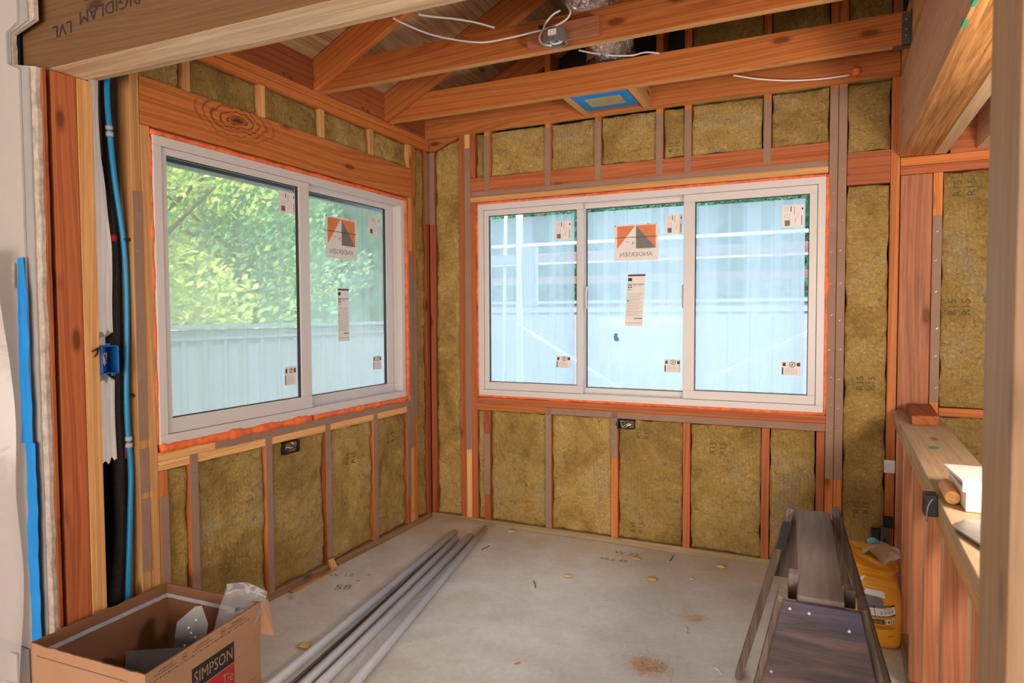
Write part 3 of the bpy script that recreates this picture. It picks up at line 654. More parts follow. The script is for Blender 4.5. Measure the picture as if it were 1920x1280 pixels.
batt('Y', 2.052, 2.322, 2.443, 3.0, 'dim batt in the gable left of the paired tall studs', G)
batt('Y', 2.400, 2.589, 2.443, 3.0, 'dim batt in the gable at the far right above the joist hanger', G)
G = 'batts right of the back window'
batt('Y', 2.400, 2.589, 2.109, 2.440, 'ribbed batt above the red block right of the back window', G)
batt('Y', 2.400, 2.589, ZP, 1.948, 'tall batt below the red block right of the back window, stamped R15', G, [(2.50, 0.98, 0.045), (2.49, 0.36, 0.04)], seam=1.22)
batt('Y', 2.804, 3.209, 0.877, 1.979, 'batt right of the stained post with two R15 stamps', G, [(2.89, 1.90, 0.05), (2.88, 1.35, 0.05)])
batt('Y', 2.804, 3.209, ZP, 0.835, 'dim batt low behind the half wall at the far right', G)

# ------------------------------------------------------------------ joists, rafters, blocking
JG = 'ceiling joists'
def joist_faces(o):
    o.data.materials.append(M['paleX'])  # paler underside: light from below put into the wood colour
    for p in o.data.polygons: p.material_index = 1 if p.normal.z < -.5 else 0
j1 = board('ceiling_joist', -0.10, 2.619, -1.021, -0.984, 2.441, 2.575, 'firX', 'nearest ceiling joist, carrying the wood block and round electrical box', 'joist', JG)
j2 = board('ceiling_joist', -0.10, 2.619, -0.431, -0.394, 2.441, 2.579, 'firX', 'middle ceiling joist, held by the metal hanger at its right end', 'joist', JG)
j3 = board('ceiling_joist', -0.003, 2.619, -0.0385, -0.0015, 2.441, 2.579, 'firX', 'ceiling joist against the back wall, carrying the orange foam blob', 'joist', JG)
j0 = board('ceiling_joist', -0.10, 2.619, -1.615, -1.578, 2.441, 2.579, 'firX', 'ceiling joist nearest the laminated beam, above the frame edge', 'joist', JG)
for _o in (j0, j1, j2, j3): joist_faces(_o)
def rafter(y0, label):
    zb = lambda x: 2.441+SL*x; d = 0.153
    xs = [(-0.62, zb(-0.62)), (-0.15, zb(-0.15)), (-0.15, 2.4415), (0.0, 2.4415), (2.80, zb(2.80)), (2.80, zb(2.80)+d), (-0.62, zb(-0.62)+d)]
    mb = MB(); mb.prism([(x, y0, z) for x, z in xs], (0, 0.037, 0))
    return tag(mb.build('roof_rafter', 'rafter', bevel=0.0018), label, 'rafter', 'roof rafters')
rafter(-1.060, 'sloping rafter fixed to the nearest ceiling joist, rising from the left wall')
rafter(-0.470, 'sloping rafter fixed to the middle ceiling joist, rising from the left wall')
rafter(-1.654, 'sloping rafter closest to the laminated beam')
rafter(0.105, 'sloping rafter over the gable wall')
def blk(y0, y1, label):
    mb = MB(); mb.prism([(-0.035, y0, 2.4415), (0.0, y0, 2.4415), (0.0, y0, 2.592), (-0.035, y0, 2.575)], (0, y1-y0, 0))
    o = tag(mb.build('rafter_blocking', 'redY', bevel=0.001), label, 'blocking', 'blocks between the rafters')
    pl = MB()
    ym = y1-0.16
    for k in (0, 1):
        pl.beam((0.002, ym-0.05+k*0.045, 2.462-0.006*k), (0.002, ym-0.035+k*0.045, 2.452-0.006*k), 0.004, 0.012, (1, 0, 0))
    pl.build('clip_nails', 'steel_dull', o)
blk(-1.576, -1.062, 'red block between the two nearest rafters above the left top plate')
blk(-1.020, -0.472, 'red block between the second pair of rafters above the left top plate')
blk(-0.392, -0.040, 'small red block above the left top plate beside the back wall')
# laminated beam and its companions at the right
def ymulti(name, x0, x1, y0, y1, z0, z1, side, under, label, cat, group=None):
    mb = MB(); mb.box(x0, x1, y0, y1, z0, z1); mb.m = [1, 0, 0, 0, 0, 0]
    return tag(mb.build(name, [side, under], bevel=0.0015), label, cat, group)
lb = ymulti('laminated_beam', 2.624, 2.762, -2.165, -0.003, 2.062, 2.428, 'lvl_faceY', 'lvl_under', 'deep laminated veneer beam with a striped underside over the half wall', 'beam')
mb = MB()
for a, b in ((-1.80, -1.74), (-1.66, -1.61)):
    mb.box(2.6225, 2.632, a, b, 2.0600, 2.0613); mb.box(2.6222, 2.6235, a, b, 2.0613, 2.070)
mb.build('green_paint_marks', 'green_mark', lb)
board('beam_side_board', 2.764, 2.815, -2.165, -0.006, 2.062, 2.30, 'creamY', 'rough whitish board fixed along the right side of the laminated beam', 'board')
board('rim_plate', 2.622, 2.762, -2.165, -0.003, 2.430, 2.468, 'paleY', 'pale plate lying on top of the laminated beam', 'plate')
board('rim_beam', 2.622, 2.70, -2.165, -0.003, 2.470, 2.66, 'paleY', 'pale rim board the ceiling joists hang from, above the laminated beam', 'board')
board('hall_joist', 2.93, 2.975, -2.3, 0.005, 2.07, 2.26, 'creamY', 'pale joist at the far upper right beyond the laminated beam', 'joist', 'joists right of the laminated beam')
board('hall_joist', 3.33, 3.375, -2.3, 0.005, 2.07, 2.26, 'creamY', 'pale joist furthest right beyond the laminated beam', 'joist', 'joists right of the laminated beam')
# joist hanger
mb = MB(); mb.box(2.588, 2.6195, -0.4335, -0.4318, 2.436, 2.572); mb.box(2.556, 2.6195, -0.4335, -0.3915, 2.4375, 2.4405); mb.box(2.6175, 2.6198, -0.470, -0.4335, 2.44, 2.572); mb.box(2.555, 2.6195, -0.3938, -0.3920, 2.436, 2.56)
hg = tag(mb.build('joist_hanger', 'steel_dull'), 'galvanized metal hanger holding the right end of the middle ceiling joist', 'joist hanger')
mb = MB()
for z in (2.475, 2.50, 2.54): mb.box(2.600, 2.606, -0.4355, -0.4335, z, z+0.006)
mb.build('nails', 'steel', hg)
# header over the opening, near the camera
mb = MB(); dY = 0.02
def hx(x0, x1, ya, yb, z0, z1, m):
    mb.hexa([(x0, ya+dY*x0, z0), (x1, ya+dY*x1, z0), (x1, yb+dY*x1, z0), (x0, yb+dY*x0, z0), (x0, ya+dY*x0, z1), (x1, ya+dY*x1, z1), (x1, yb+dY*x1, z1), (x0, yb+dY*x0, z1)], m)
hx(-0.135, 3.6, -2.322, -2.200, 2.138, 2.51, 0)
mb.m[0] = 1
he = tag(mb.build('laminated_header', ['lvl_face', 'lvl_underX'], bevel=0.002), 'big laminated header over the opening in the upper left foreground with upside-down stamped letters', 'beam')
t = MB()
fr = frame((0.0, -2.3232, 0.0), (1, 0, 0), (0, 0, 1))
for st, cx, cz, sz in (('RIGIDLAM', 0.300, 2.279, 0.062), ('LVL', 0.075, 2.252, 0.062), ('BEAM 2.0E-3100  SP', 0.29, 2.330, 0.024)):
    vs, fs = text_geo(st)
    t = MB(); t.add([(cx-x*sz*1.02, -2.3232+dY*(cx-x*sz*1.02), cz-y*sz*0.9+0.05*(-x*sz)) for x, y in vs], fs)
    t.build('stamped_lettering', 'ink', he)
mb = MB(); hx(0.003, 2.60, -2.197, -2.160, 2.147, 2.36, 0)
tag(mb.build('header_cleat', 'creamX', bevel=0.002), 'thin pale board fixed along the room side of the laminated header', 'board')
# posts of the opening
o = board('timber_post', -0.040, 0.0, -2.318, -2.236, 0.001, 2.136, 'redZ', 'dark orange knotty post at the left side of the opening', 'post')
board('wall_stud', -0.1455, 0.002, -2.234, -2.182, 0.001, 2.136, 'paleZ', 'pale stud on the room side of the knotty post, holding the blue electrical box', 'stud')
fp = MB(); fp.box(2.513, 2.560, -2.76, -2.60, 0.001, 2.75); fp2 = tag(fp.build('timber_post', 'postZ', bevel=0.003), 'blurred pale post filling the right edge of the picture', 'post')
board('timber_post', 2.5615, 2.66, -2.74, -2.60, 0.001, 2.75, 'postZ', 'second pale post just right of the blurred foreground post', 'post')

# ------------------------------------------------------------------ half wall
px = lambda y: 2.617+0.0225*y
def hw_board(name, y0, y1, z0, z1, x_off, wdt, mat, label, cat, group=None):
    mb = MB(); mb.hexa([(px(y0)+x_off, y0, z0), (px(y0)+x_off+wdt, y0, z0), (px(y1)+x_off+wdt, y1, z0), (px(y1)+x_off, y1, z0),
                        (px(y0)+x_off, y0, z1), (px(y0)+x_off+wdt, y0, z1), (px(y1)+x_off+wdt, y1, z1), (px(y1)+x_off, y1, z1)])
    if mat == 'stud': mb.m = [0, 0, 0, 0, 0, 1]; mat = ['pinkZ', 'creamZ']
    return tag(mb.build(name, mat, bevel=0.002), label, cat, group)
hw_board('half_wall_plate', -2.50, -0.004, 0.824, 0.860, 0.0, 0.165, 'creamY', 'upper top plate of the half wall, pale and marked with green', 'plate')
hw_board('half_wall_plate', -2.50, -0.004, 0.786, 0.822, 0.002, 0.160, 'paleY', 'lower top plate of the half wall resting on its studs', 'plate')
hw_board('half_wall_bottom_plate', -2.50, -0.004, 0.001, 0.038, 0.0, 0.150, 'treatedY', 'bottom plate of the half wall on the concrete', 'plate')
for y, lab in ((-0.217, 'half-wall stud furthest back, beside the end of the back wall'), (-0.613, 'half-wall stud behind the yellow bag, second from the back wall'), (-1.003, 'half-wall stud third from the back wall, its foot stained dark'),
               (-1.400, 'half-wall stud in front of the yellow bag with dark streaks at its foot'), (-1.785, 'half-wall stud carrying the black electrical box'),
               (-2.182, 'reddish half-wall stud second nearest the foreground post'), (-2.46, 'half-wall stud nearest the foreground post')):
    hw_board('half_wall_stud', y-0.038, y, 0.039, 0.785, 0.003, 0.142, 'stud', lab, 'stud', 'studs of the half wall')

# ------------------------------------------------------------------ windows
def window(name, axis, u0, u1, z0, z1, sashes, filmmat):
    sg = 1 if axis == 'Y' else -1
    def P(u, z, d): return (u, d, z) if axis == 'Y' else (-d, u, z)
    def bx(mb, a, b, c, e, d0, d1, m=0):
        p, q = P(a, c, d0), P(b, e, d1)
        mb.box(min(p[0], q[0]), max(p[0], q[0]), min(p[1], q[1]), max(p[1], q[1]), min(p[2], q[2]), max(p[2], q[2]), m)
    root = struct(empty(name, P((u0+u1)/2, z0, 0.05)))
    fw = 0.036
    mb = MB()
    for a, b, c, e in ((u0, u1, z0, z0+fw), (u0, u1, z1-fw, z1), (u0, u0+fw, z0+fw, z1-fw), (u1-fw, u1, z0+fw, z1-fw)):
        bx(mb, a, b, c, e, -0.006, 0.10)
    # raised inner lip
    for a, b, c, e in ((u0+fw, u1-fw, z0+fw, z0+fw+.006), (u0+fw, u1-fw, z1-fw-.006, z1-fw), (u0+fw, u0+fw+.006, z0+fw, z1-fw), (u1-fw-.006, u1-fw, z0+fw, z1-fw)):
        bx(mb, a, b, c, e, 0.036, 0.10)
    mb.build('window_frame', 'vinyl', root, bevel=0.002)
    info = []
    for (a, b, pa, pb, pz0, pz1, d) in sashes:
        c, e = z0+fw+.001, z1-fw-.001
        if d > 0.03: c, e = c+0.004, e-0.004
        mb = MB()
        for q in ((a, b, c, pz0), (a, b, pz1, e), (a, pa, pz0, pz1), (pb, b, pz0, pz1)): bx(mb, *q, d, d+0.030)
        sash = mb.build('sash', 'vinyl', root, bevel=0.002)
        mb = MB(); g = 0.004
        for q in ((pa, pb, pz0, pz0+g), (pa, pb, pz1-g, pz1), (pa, pa+g, pz0+g, pz1-g), (pb-g, pb, pz0+g, pz1-g)): bx(mb, *q, d+0.008, d+0.022)
        mb.build('gasket', 'vinyl_dark', sash)
        mb = MB(); bx(mb, pa+g, pb-g, pz0+g, pz1-g, d+0.012, d+0.016); mb.build('window_pane', 'glass', sash)
        mb = MB(); bx(mb, pa+g+(0.002), pb-g-(0.016), pz0+g+.004, pz1-g-0.016, d+0.0175, d+0.0180); mb.build('protective_film', filmmat, sash)
        info.append((sash, d))
    return root, P, bx, info
def foam(root, P, loop, seed):
    mb = MB(); random.seed(seed)
    for (ua, za, ub, zb, r0, amp) in loop:
        n = 60; pts = []
        L = sqrt((ub-ua)**2+(zb-za)**2)
        for i in range(n+1):
            t = i/n; u = ua+(ub-ua)*t; z = za+(zb-za)*t
            k = noise.noise((t*L*9, seed, 0)); k2 = noise.noise((t*L*40, seed, 5))
            pts.append(P(u+(0.002*k2 if ua == ub else 0), z+(0.002*k2 if za == zb else 0), 0.006-0.006*k))
        mb.tube(pts, r0, 8, smooth=1, rf=lambda t, L=L, amp=amp: 1+amp*noise.noise((t*L*10, seed, 2))+0.5*amp*noise.noise((t*L*45, seed, 9)))
    o = mb.build('spray_foam', 'foam', root, smooth=True); o['label'] = 'lumpy orange foam in the gap'
w1, P1, bx1, i1 = window('window_1', 'X', -1.957, -0.290, 0.829, 2.013,
    [(-1.920, -1.103, -1.893, -1.172, 0.925, 1.948, 0.004), (-1.128, -0.330, -1.096, -0.405, 0.915, 1.950, 0.044)], 'film_left')
foam(w1, P1, [(-1.962, 2.024, -0.27, 2.024, 0.012, 0.45), (-0.272, 2.02, -0.262, 0.83, 0.020, 0.35), (-1.962, 2.0, -1.962, 0.83, 0.007, 0.8), (-1.955, 0.815, -1.12, 0.815, 0.022, 0.5), (-1.10, 0.815, -0.27, 0.813, 0.018, 0.55)], 3)
w2, P2, bx2, i2 = window('window_2', 'Y', 0.357, 2.310, 0.824, 2.003,
    [(0.394, 1.036, 0.425, 1.0, 0.907, 1.932, 0.004), (1.012, 1.665, 1.042, 1.625, 0.893, 1.938, 0.044), (1.612, 2.272, 1.672, 2.236, 0.907, 1.925, 0.004)], 'film_back')
foam(w2, P2, [(0.345, 2.010, 2.317, 2.010, 0.010, 0.5), (2.317, 2.01, 2.317, 0.82, 0.011, 0.6), (0.350, 2.01, 0.350, 0.82, 0.010, 0.6), (0.345, 0.819, 2.317, 0.816, 0.010, 0.5)], 8)
# latches of the sliding sash
for (u, s) in ((1.050, 1), (1.606, 1)):
    mb = MB(); mb.tube([P2(u, 1.36, 0.046), P2(u, 1.37, 0.028), P2(u, 1.42, 0.022), P2(u, 1.47, 0.028), P2(u, 1.48, 0.046)], 0.007, 8)
    mb.build('sash_latch', 'vinyl', i2[1][0], smooth=True)
# stickers on the glass (printed outwards, so they read mirrored from the room)
def sticker(kind, sash, P, d, u0, u1, z0, z1, skew=0.0):
    mb = MB(); W, H = u1-u0, z1-z0; d0 = d+0.0075
    def F(x, y, l=0.0): return P(u0+W*x+skew*H*(y-1), z0+H*y, d0+0.003-l)
    def rect(x0, y0, x1, y1, m, l=0.0006):
        mb.add([F(x0, y0, l), F(x1, y0, l), F(x1, y1, l), F(x0, y1, l)], [(0, 1, 2, 3)], m)
    mb.hexa([F(0,0,0), F(1,0,0), F(1,0,.0004), F(0,0,.0004), F(0,1,0), F(1,1,0), F(1,1,.0004), F(0,1,.0004)], 0)
    def txt(s, cx, cy, sz, m, rot=False, l=0.0008, wide=1.0):
        vs, fs = text_geo(s)
        if rot: pts = [F(cx+y*sz/W, cy+(-x)*sz/H*-1*wide, l) for x, y in vs]
        else: pts = [F(cx-x*sz*wide/W, cy+y*sz/H, l) for x, y in vs]
        mb.add(pts, fs, m)
    if kind == 'logo':
        x0, x1, xm, y0, y1 = 0.06, 0.95, 0.5, 0.33, 0.96
        def tri(a, b, c, m, l): mb.add([F(*a, l), F(*b, l), F(*c, l)], [(0, 1, 2)], m)
        tri((x0, y0), (xm-.02, y1), (x0, y1), 2, .0006)
        rect(xm, y0, x1, y1, 2, .0006); tri((xm, y0), (x1, y0), (xm, y1), 3, .0008)
        rect(0.02, 0.635, 0.99, 0.65, 1, .001)
        for k in range(12):
            yy = y0+0.04+k*0.048; rect(xm+.02, yy, min(x1-.01, xm+.44), yy+.008, 4, .0010)
            xe = x0+(yy-y0)/(y1-y0)*(xm-x0); rect(x0+.01, yy+.01, xe-.01 if xe > x0+.03 else x0+.02, yy+.016, 4, .0010)
        txt('&', 0.43, 0.48, H*0.12, 4); txt('AVR', 0.30, 0.52, H*0.05, 4)
        txt('ANDERSEN', 0.5, 0.165, H*0.165, 4, wide=W/H*0.92)
        rect(0.0, 0.965, 0.03, 0.99, 1); rect(0.76, 0.975, 0.79, 1.0, 1); rect(0.80, 0.985, 0.98, 0.992, 4); rect(0.62, 0.305, 0.86, 0.312, 4)
    elif kind == 'id':
        rect(0.14, 0.08, 0.38, 0.32, 4)
        for k in range(7): rect(0.15+k*0.032, 0.07, 0.158+k*0.032, 0.33, 1, .0009)
        rect(0.40, 0.70, 0.44, 0.94, 1)
        for k in range(3): rect(0.14+k*0.07, 0.74, 0.15+k*0.07, 0.92, 4)
        rect(0.56, 0.55, 0.585, 0.92, 4); rect(0.62, 0.20, 0.635, 0.44, 4); rect(0.72, 0.40, 0.73, 0.70, 4)
        rect(0.90, 0.76, 0.96, 0.86, 1)
        for k in range(5): rect(0.88, 0.10+k*0.085, 0.93, 0.15+k*0.085, 1)
        for a, b, c, e in ((.14,.43,.38,.44),(.14,.56,.38,.57),(.14,.43,.15,.57),(.37,.43,.38,.57)): rect(a, b, c, e, 4)
    elif kind == 'energy':
        rect(0.02, 0.955, 1.0, 0.985, 1); rect(0.04, 0.86, 0.26, 0.92, 1); rect(0.02, 0.795, 0.98, 0.805, 1)
        ring = [(0.05,.73),(0.28,.73),(0.28,.745),(0.10,.745),(0.08,.78),(0.25,.78),(0.28,.745),(0.30,.745),(0.27,.79),(0.06,.79),(0.03,.745),(0.05,.745)]
        for a, b, c, e in ((.05,.73,.28,.742),(.06,.742,.10,.78),(.23,.742,.27,.78),(.10,.775,.23,.787)): rect(a, b, c, e, 1)
        rect(0.04, 0.69, 0.27, 0.70, 1); rect(0.40, 0.765, 0.46, 0.78, 1); rect(0.50, 0.77, 0.9, 0.775, 4)
        for k in range(16): rect(0.06, 0.20+k*0.028, (0.90, 0.75, 0.84)[k % 3], 0.204+k*0.028, 5)
        rect(0.05, 0.47, 0.15, 0.50, 4); rect(0.5, 0.14, 0.98, 0.155, 1); rect(0.05, 0.06, 0.95, 0.066, 5)
    else:
        rect(0.02, 0.05, 0.09, 0.55, 1)
        for k in range(8): rect(0.20+0.085*k, 0.06, 0.215+0.085*k, 0.46+0.05*(k % 3), 4)
        n = 16
        for r0, r1 in ((0.13, 0.165),):
            vs = []
            for k in range(n):
                a = 2*pi*k/n; vs += [F(0.56+r0*cos(a), 0.78+r0*H/W*sin(a)*W/H*W/H, .0008), F(0.56+r1*cos(a), 0.78+r1*sin(a)*W/H, .0008)]
            mb.add(vs, [(2*k, 2*k+1, (2*k+3) % (2*n), (2*k+2) % (2*n)) for k in range(n)], 1)
        mb.add([F(0.49, 0.70, .0009), F(0.52, 0.68, .0009), F(0.64, 0.86, .0009), F(0.61, 0.88, .0009)], [(0,1,2,3)], 1)
        rect(0.53, 0.70, 0.59, 0.86, 4, .0008); rect(0.06, 0.66, 0.22, 0.9, 5); rect(0.8, 0.66, 0.98, 0.9, 5)
    nm = {'logo': 'brand_sticker', 'id': 'barcode_sticker', 'energy': 'energy_rating_sticker', 'warn': 'warning_sticker'}[kind]
    mb.build(nm, ['paper', 'ink', 'ink_orange', 'bag_grey', 'ink_grey', 'ink_brown'], sash)
A1, B1 = i1; A2, B2, C2 = i2
sticker('id', A1[0], P1, A1[1], -1.295, -1.190, 1.812, 1.912)
sticker('warn', A1[0], P1, A1[1], -1.277, -1.202, 0.990, 1.080)
sticker('logo', B1[0], P1, B1[1], -0.925, -0.672, 1.628, 1.850, 0.0)
sticker('id', B1[0], P1, B1[1], -0.563, -0.457, 1.785, 1.892)
sticker('energy', B1[0], P1, B1[1], -0.838, -0.745, 1.185, 1.472)
sticker('warn', B1[0], P1, B1[1], -0.535, -0.457, 1.008, 1.088)
sticker('id', A2[0], P2, A2[1], 0.858, 0.962, 1.762, 1.872)
sticker('warn', A2[0], P2, A2[1], 0.868, 0.956, 1.008, 1.078)
sticker('logo', B2[0], P2, B2[1], 1.212, 1.462, 1.628, 1.833)
sticker('id', B2[0], P2, B2[1], 1.502, 1.596, 1.765, 1.874)
sticker('energy', B2[0], P2, B2[1], 1.290, 1.392, 1.255, 1.553, 0.06)
sticker('warn', B2[0], P2, B2[1], 1.500, 1.588, 0.998, 1.070)
sticker('id', C2[0], P2, C2[1], 2.105, 2.210, 1.762, 1.876)
sticker('warn', C2[0], P2, C2[1], 2.113, 2.203, 1.006, 1.078)
mb = MB(); mb.add([P2(1.212, 1.170, .057), P2(1.235, 1.168, .057), P2(1.240, 1.182, .057), P2(1.228, 1.195, .057), P2(1.232, 1.212, .057), P2(1.212, 1.214, .057), P2(1.206, 1.19, .057)], [(0,1,2,3,4,5,6)], 0)
mb.build('blue_tape_scrap', 'pex', B2[0])

# ------------------------------------------------------------------ pipes, wires and boxes in the framing
mb = MB()
mb.prism([(-0.143, -2.181, 0.80), (-0.143, -2.044, 0.78), (-0.143, -2.044, 2.36), (-0.143, -2.181, 2.36)], (0.003, 0, 0))
hp = MB()
hp.grid(lambda a, b: (-0.100+0.05*a-0.03*sin(b*7)*a+0.006*sin(a*20+b*9), -2.178+0.085*(1-a)**1.2*(0.75+0.3*noise.noise((b*4, 2, 0)))-0.0+0.03*a*0, 0.80+0.02*a+1.5*b), 10, 60)
ho = tag(mb.build('house_wrap', 'wrap'), 'white house wrap showing behind the pipes left of the left window', 'house wrap')
hp = MB(); hp.grid(lambda a, b: (-0.020-0.022*a-0.004*sin(b*9)*a+0.004*noise.noise((a*5, b*9, 4))-(0.045 if 0.19 < b < 0.29 else 0), -2.180+(0.080-0.028*max(0, min(1, (b-.5)*5)))*a+0.006*noise.noise((b*7, 2, 0))*a, 0.80+0.03*noise.noise((a*5, 1, 1))+(1.56-0.0*a)*b), 12, 80, flip=True)
hp.build('loose_flap', 'wrap', ho)
pts = [(-0.075, -2.065, 2.40), (-0.075, -2.019, 2.166), (-0.075, -2.021, 2.028), (-0.075, -2.041, 1.847), (-0.075, -2.054, 1.628), (-0.075, -2.063, 1.470), (-0.075, -2.074, 1.312), (-0.075, -2.069, 1.113), (-0.075, -2.060, 0.951), (-0.075, -2.043, 0.807), (-0.075, -2.048, 0.686), (-0.075, -2.066, 0.508), (-0.075, -2.090, 0.353), (-0.075, -2.105, 0.257), (-0.075, -2.117, 0.019), (-0.075, -2.121, -0.141)]
pts = [(p[0], min(p[1], -2.071), p[2]) for p in pts]
mb = MB(); mb.tube(pts, 0.0245, 14, smooth=5)
pi_ = tag(mb.build('foam_covered_pipe', 'black_foam', smooth=True), 'wavy vertical pipe in black foam sleeve left of the left window', 'pipe')
mb = MB(); mb.tube([(-0.0725, -2.083, 1.600), (-0.0725, -2.084, 1.625)], 0.0262, 12, smooth=1); mb.build('red_band', 'ink_red', pi_, smooth=True); mb = MB(); mb.tube([(-0.072, -2.049, 0.792), (-0.072, -2.044, 0.844)], 0.0262, 12, smooth=1)
mb.build('red_band', 'ink_red', pi_, smooth=True)
pp = [(-0.025, -2.092, 2.40), (-0.025, -2.110, 2.151), (-0.025, -2.105, 2.002), (-0.025, -2.092, 1.833), (-0.025, -2.066, 1.624), (-0.025, -2.058, 1.469), (-0.025, -2.060, 1.272), (-0.025, -2.068, 1.075), (-0.025, -2.068, 0.916), (-0.025, -2.060, 0.755), (-0.025, -2.067, 0.595), (-0.025, -2.079, 0.398), (-0.025, -2.085, 0.279), (-0.025, -2.093, 0.019)]
pp = [(p[0], min(p[1], -2.056), max(p[2], 0.02)) for p in pp]
mb = MB(); mb.tube(pp, 0.0095, 12, smooth=5)
px_ = tag(mb.build('blue_water_pipe', 'pex', smooth=True), 'thin blue plastic water pipe running down beside the black foam pipe', 'pipe')
for y in (238, 250):
    pass
mb = MB(); mb.tube([(-0.025, -2.107, 2.009), (-0.025, -2.105, 1.996)], 0.0125, 12, smooth=1); mb.tube([(-0.025, -2.105, 1.988), (-0.025, -2.104, 1.972)], 0.0125, 12, smooth=1)
mb.tube([(-0.025, -2.065, 0.879), (-0.025, -2.065, 0.864)], 0.0125, 12, smooth=1); mb.tube([(-0.025, -2.064, 0.855), (-0.025, -2.064, 0.839)], 0.0125, 12, smooth=1)
mb.build('crimp_rings', 'white', px_, smooth=True)
def strap(p, label):
    x, y, z = p; mb = MB(); mb.tube([(x-.008, y-.014, z), (x+.010, y-.008, z), (x+.012, y+.004, z), (x+.004, y+.010, z)], 0.004, 6)
    mb.box(x-.004, x+.012, y+.004, y+.0115, z-.006, z+.006)
    tag(mb.build('pipe_clip', 'black', smooth=True), label, 'clip', 'clips holding the blue pipe')
strap((-0.025, -2.056, 1.608), 'upper black clip holding the blue water pipe'); strap((-0.025, -2.056, 1.030), 'lower black clip holding the blue water pipe')
# blue electrical box on the pale stud
mb = MB(); X0, X1, Y0, Y1, Z0, Z1 = -0.060, 0.012, -2.181, -2.118, 1.122, 1.222; t = 0.004
for b in ((X0, X0+t, Y0, Y1, Z0, Z1), (X0, X1, Y0, Y0+t, Z0, Z1), (X0, X1, Y1-t, Y1, Z0, Z1), (X0, X1, Y0, Y1, Z0, Z0+t), (X0, X1, Y0, Y1, Z1-t, Z1)): mb.box(*b)
mb.box(X1-.008, X1, Y0+.02, Y0+.032, Z1, Z1+.008); mb.box(X1-.008, X1, Y0+.035, Y0+.047, Z0-.008, Z0)
bb = tag(mb.build('electrical_box', 'blue_box', bevel=0.001), 'bright blue plastic electrical box fixed to the pale stud left of the left window', 'electrical box')
def wires(parent, c, spread, ax, seed, mats=('black', 'cable', 'copper')):
    random.seed(seed)
    for k, mt in enumerate(mats):
        mb = MB(); p = Vector(c); pts = []
        for i in range(6):
            q = Vector((random.uniform(-1, 1)*spread[0], random.uniform(-1, 1)*spread[1], random.uniform(-1, 1)*spread[2])); pts.append(p+q)
        mb.tube(pts, 0.0022, 6, smooth=5); mb.build('wire', mt, parent, smooth=True)
wires(bb, (-0.03, -2.15, 1.172), (0.02, 0.012, 0.035), 'X', 4)
mb = MB(); mb.tube([(-0.002, -2.182, 1.215), (0.012, -2.20, 1.212), (0.006, -2.212, 1.203)], 0.003, 6); mb.tube([(0.004, -2.19, 1.213), (0.010, -2.196, 1.195), (0.006, -2.205, 1.185)], 0.003, 6)
mb.build('nail_bracket', 'black', bb, smooth=True)
def ebox(axis, u0, u1, z0, z1, label, seed):
    mb = MB(); t = 0.003
    P = (lambda u, d: (u, d)) if axis == 'Y' else (lambda u, d: (-d, u))
    def bx(a, b, d0, d1, c, e):
        p, q = P(a, d0), P(b, d1); mb.box(min(p[0], q[0]), max(p[0], q[0]), min(p[1], q[1]), max(p[1], q[1]), c, e)
    bx(u0, u1, 0.052, 0.055, z0, z1); bx(u0, u0+t, -0.014, 0.055, z0, z1); bx(u1-t, u1, -0.014, 0.055, z0, z1); bx(u0, u1, -0.014, 0.055, z0, z0+t); bx(u0, u1, -0.014, 0.055, z1-t, z1)
    bx(u0-0.008, u0, -0.014, -0.011, (z0+z1)/2-.012, (z0+z1)/2+.012)
    o = tag(mb.build('electrical_box', 'black'), label, 'electrical box')
    c = P((u0+u1)/2, 0.004); w_ = (u1-u0)*0.36
    wires(o, (c[0], c[1], (z0+z1)/2), ((w_, .008, .02) if axis == 'Y' else (.008, w_, .02)), axis, seed, ('cable', 'black', 'steel'))
ebox('X', -1.315, -1.215, 0.668, 0.7245, 'black electrical box with loose white wires under the left window', 5)
ebox('Y', 1.250, 1.346, 0.674, 0.7245, 'black electrical box full of dark wires under the back window', 9)
mb = MB(); mb.box(2.548, 2.578, -1.745, -1.700, 0.812, 0.868)
eb = tag(mb.build('electrical_box', 'black', bevel=0.003), 'black plastic electrical box fixed under the edge of the half wall top', 'electrical box')
mb = MB(); mb.tube([(2.553, -1.748, 0.80), (2.556, -1.749, 0.84), (2.566, -1.749, 0.86)], 0.0025, 6); mb.build('box_tab', 'steel_dull', eb)

# ------------------------------------------------------------------ things on the joists
o = board('wood_block', 1.156, 1.472, -1.0605, -1.0225, 2.456, 2.530, 'pinkX', 'short pinkish wood block nailed on the nearest joist behind the round box', 'block')
jb = empty('junction_box', (1.302, -1.075, 2.42)); tag(jb, 'round metal ceiling electrical box screwed to the block on the nearest joist', 'electrical box')
mb = MB(); n = 8; cx, cy, R = 1.302, -1.105, 0.050
ring = [(cx+R*cos(2*pi*(k+.5)/n), cy+0.043*sin(2*pi*(k+.5)/n)) for k in range(n)]
for k in range(n):
    a, b = ring[k], ring[(k+1) % n]
    mb.hexa([(a[0], a[1], 2.425), (b[0], b[1], 2.425), (cx+(b[0]-cx)*.95, cy+(b[1]-cy)*.95, 2.425), (cx+(a[0]-cx)*.95, cy+(a[1]-cy)*.95, 2.425),
             (a[0], a[1], 2.477), (b[0], b[1], 2.477), (cx+(b[0]-cx)*.95, cy+(b[1]-cy)*.95, 2.477), (cx+(a[0]-cx)*.95, cy+(a[1]-cy)*.95, 2.477)])
mb.prism([(x, y, 2.475) for x, y in ring], (0, 0, 0.004))
mb.build('box_shell', 'steel', jb)
mb = MB(); mb.box(cx-.014, cx+.020, cy-.046, cy-.0405, 2.448, 2.470); mb.build('box_label', 'paper', jb)
mb = MB(); random.seed(2)
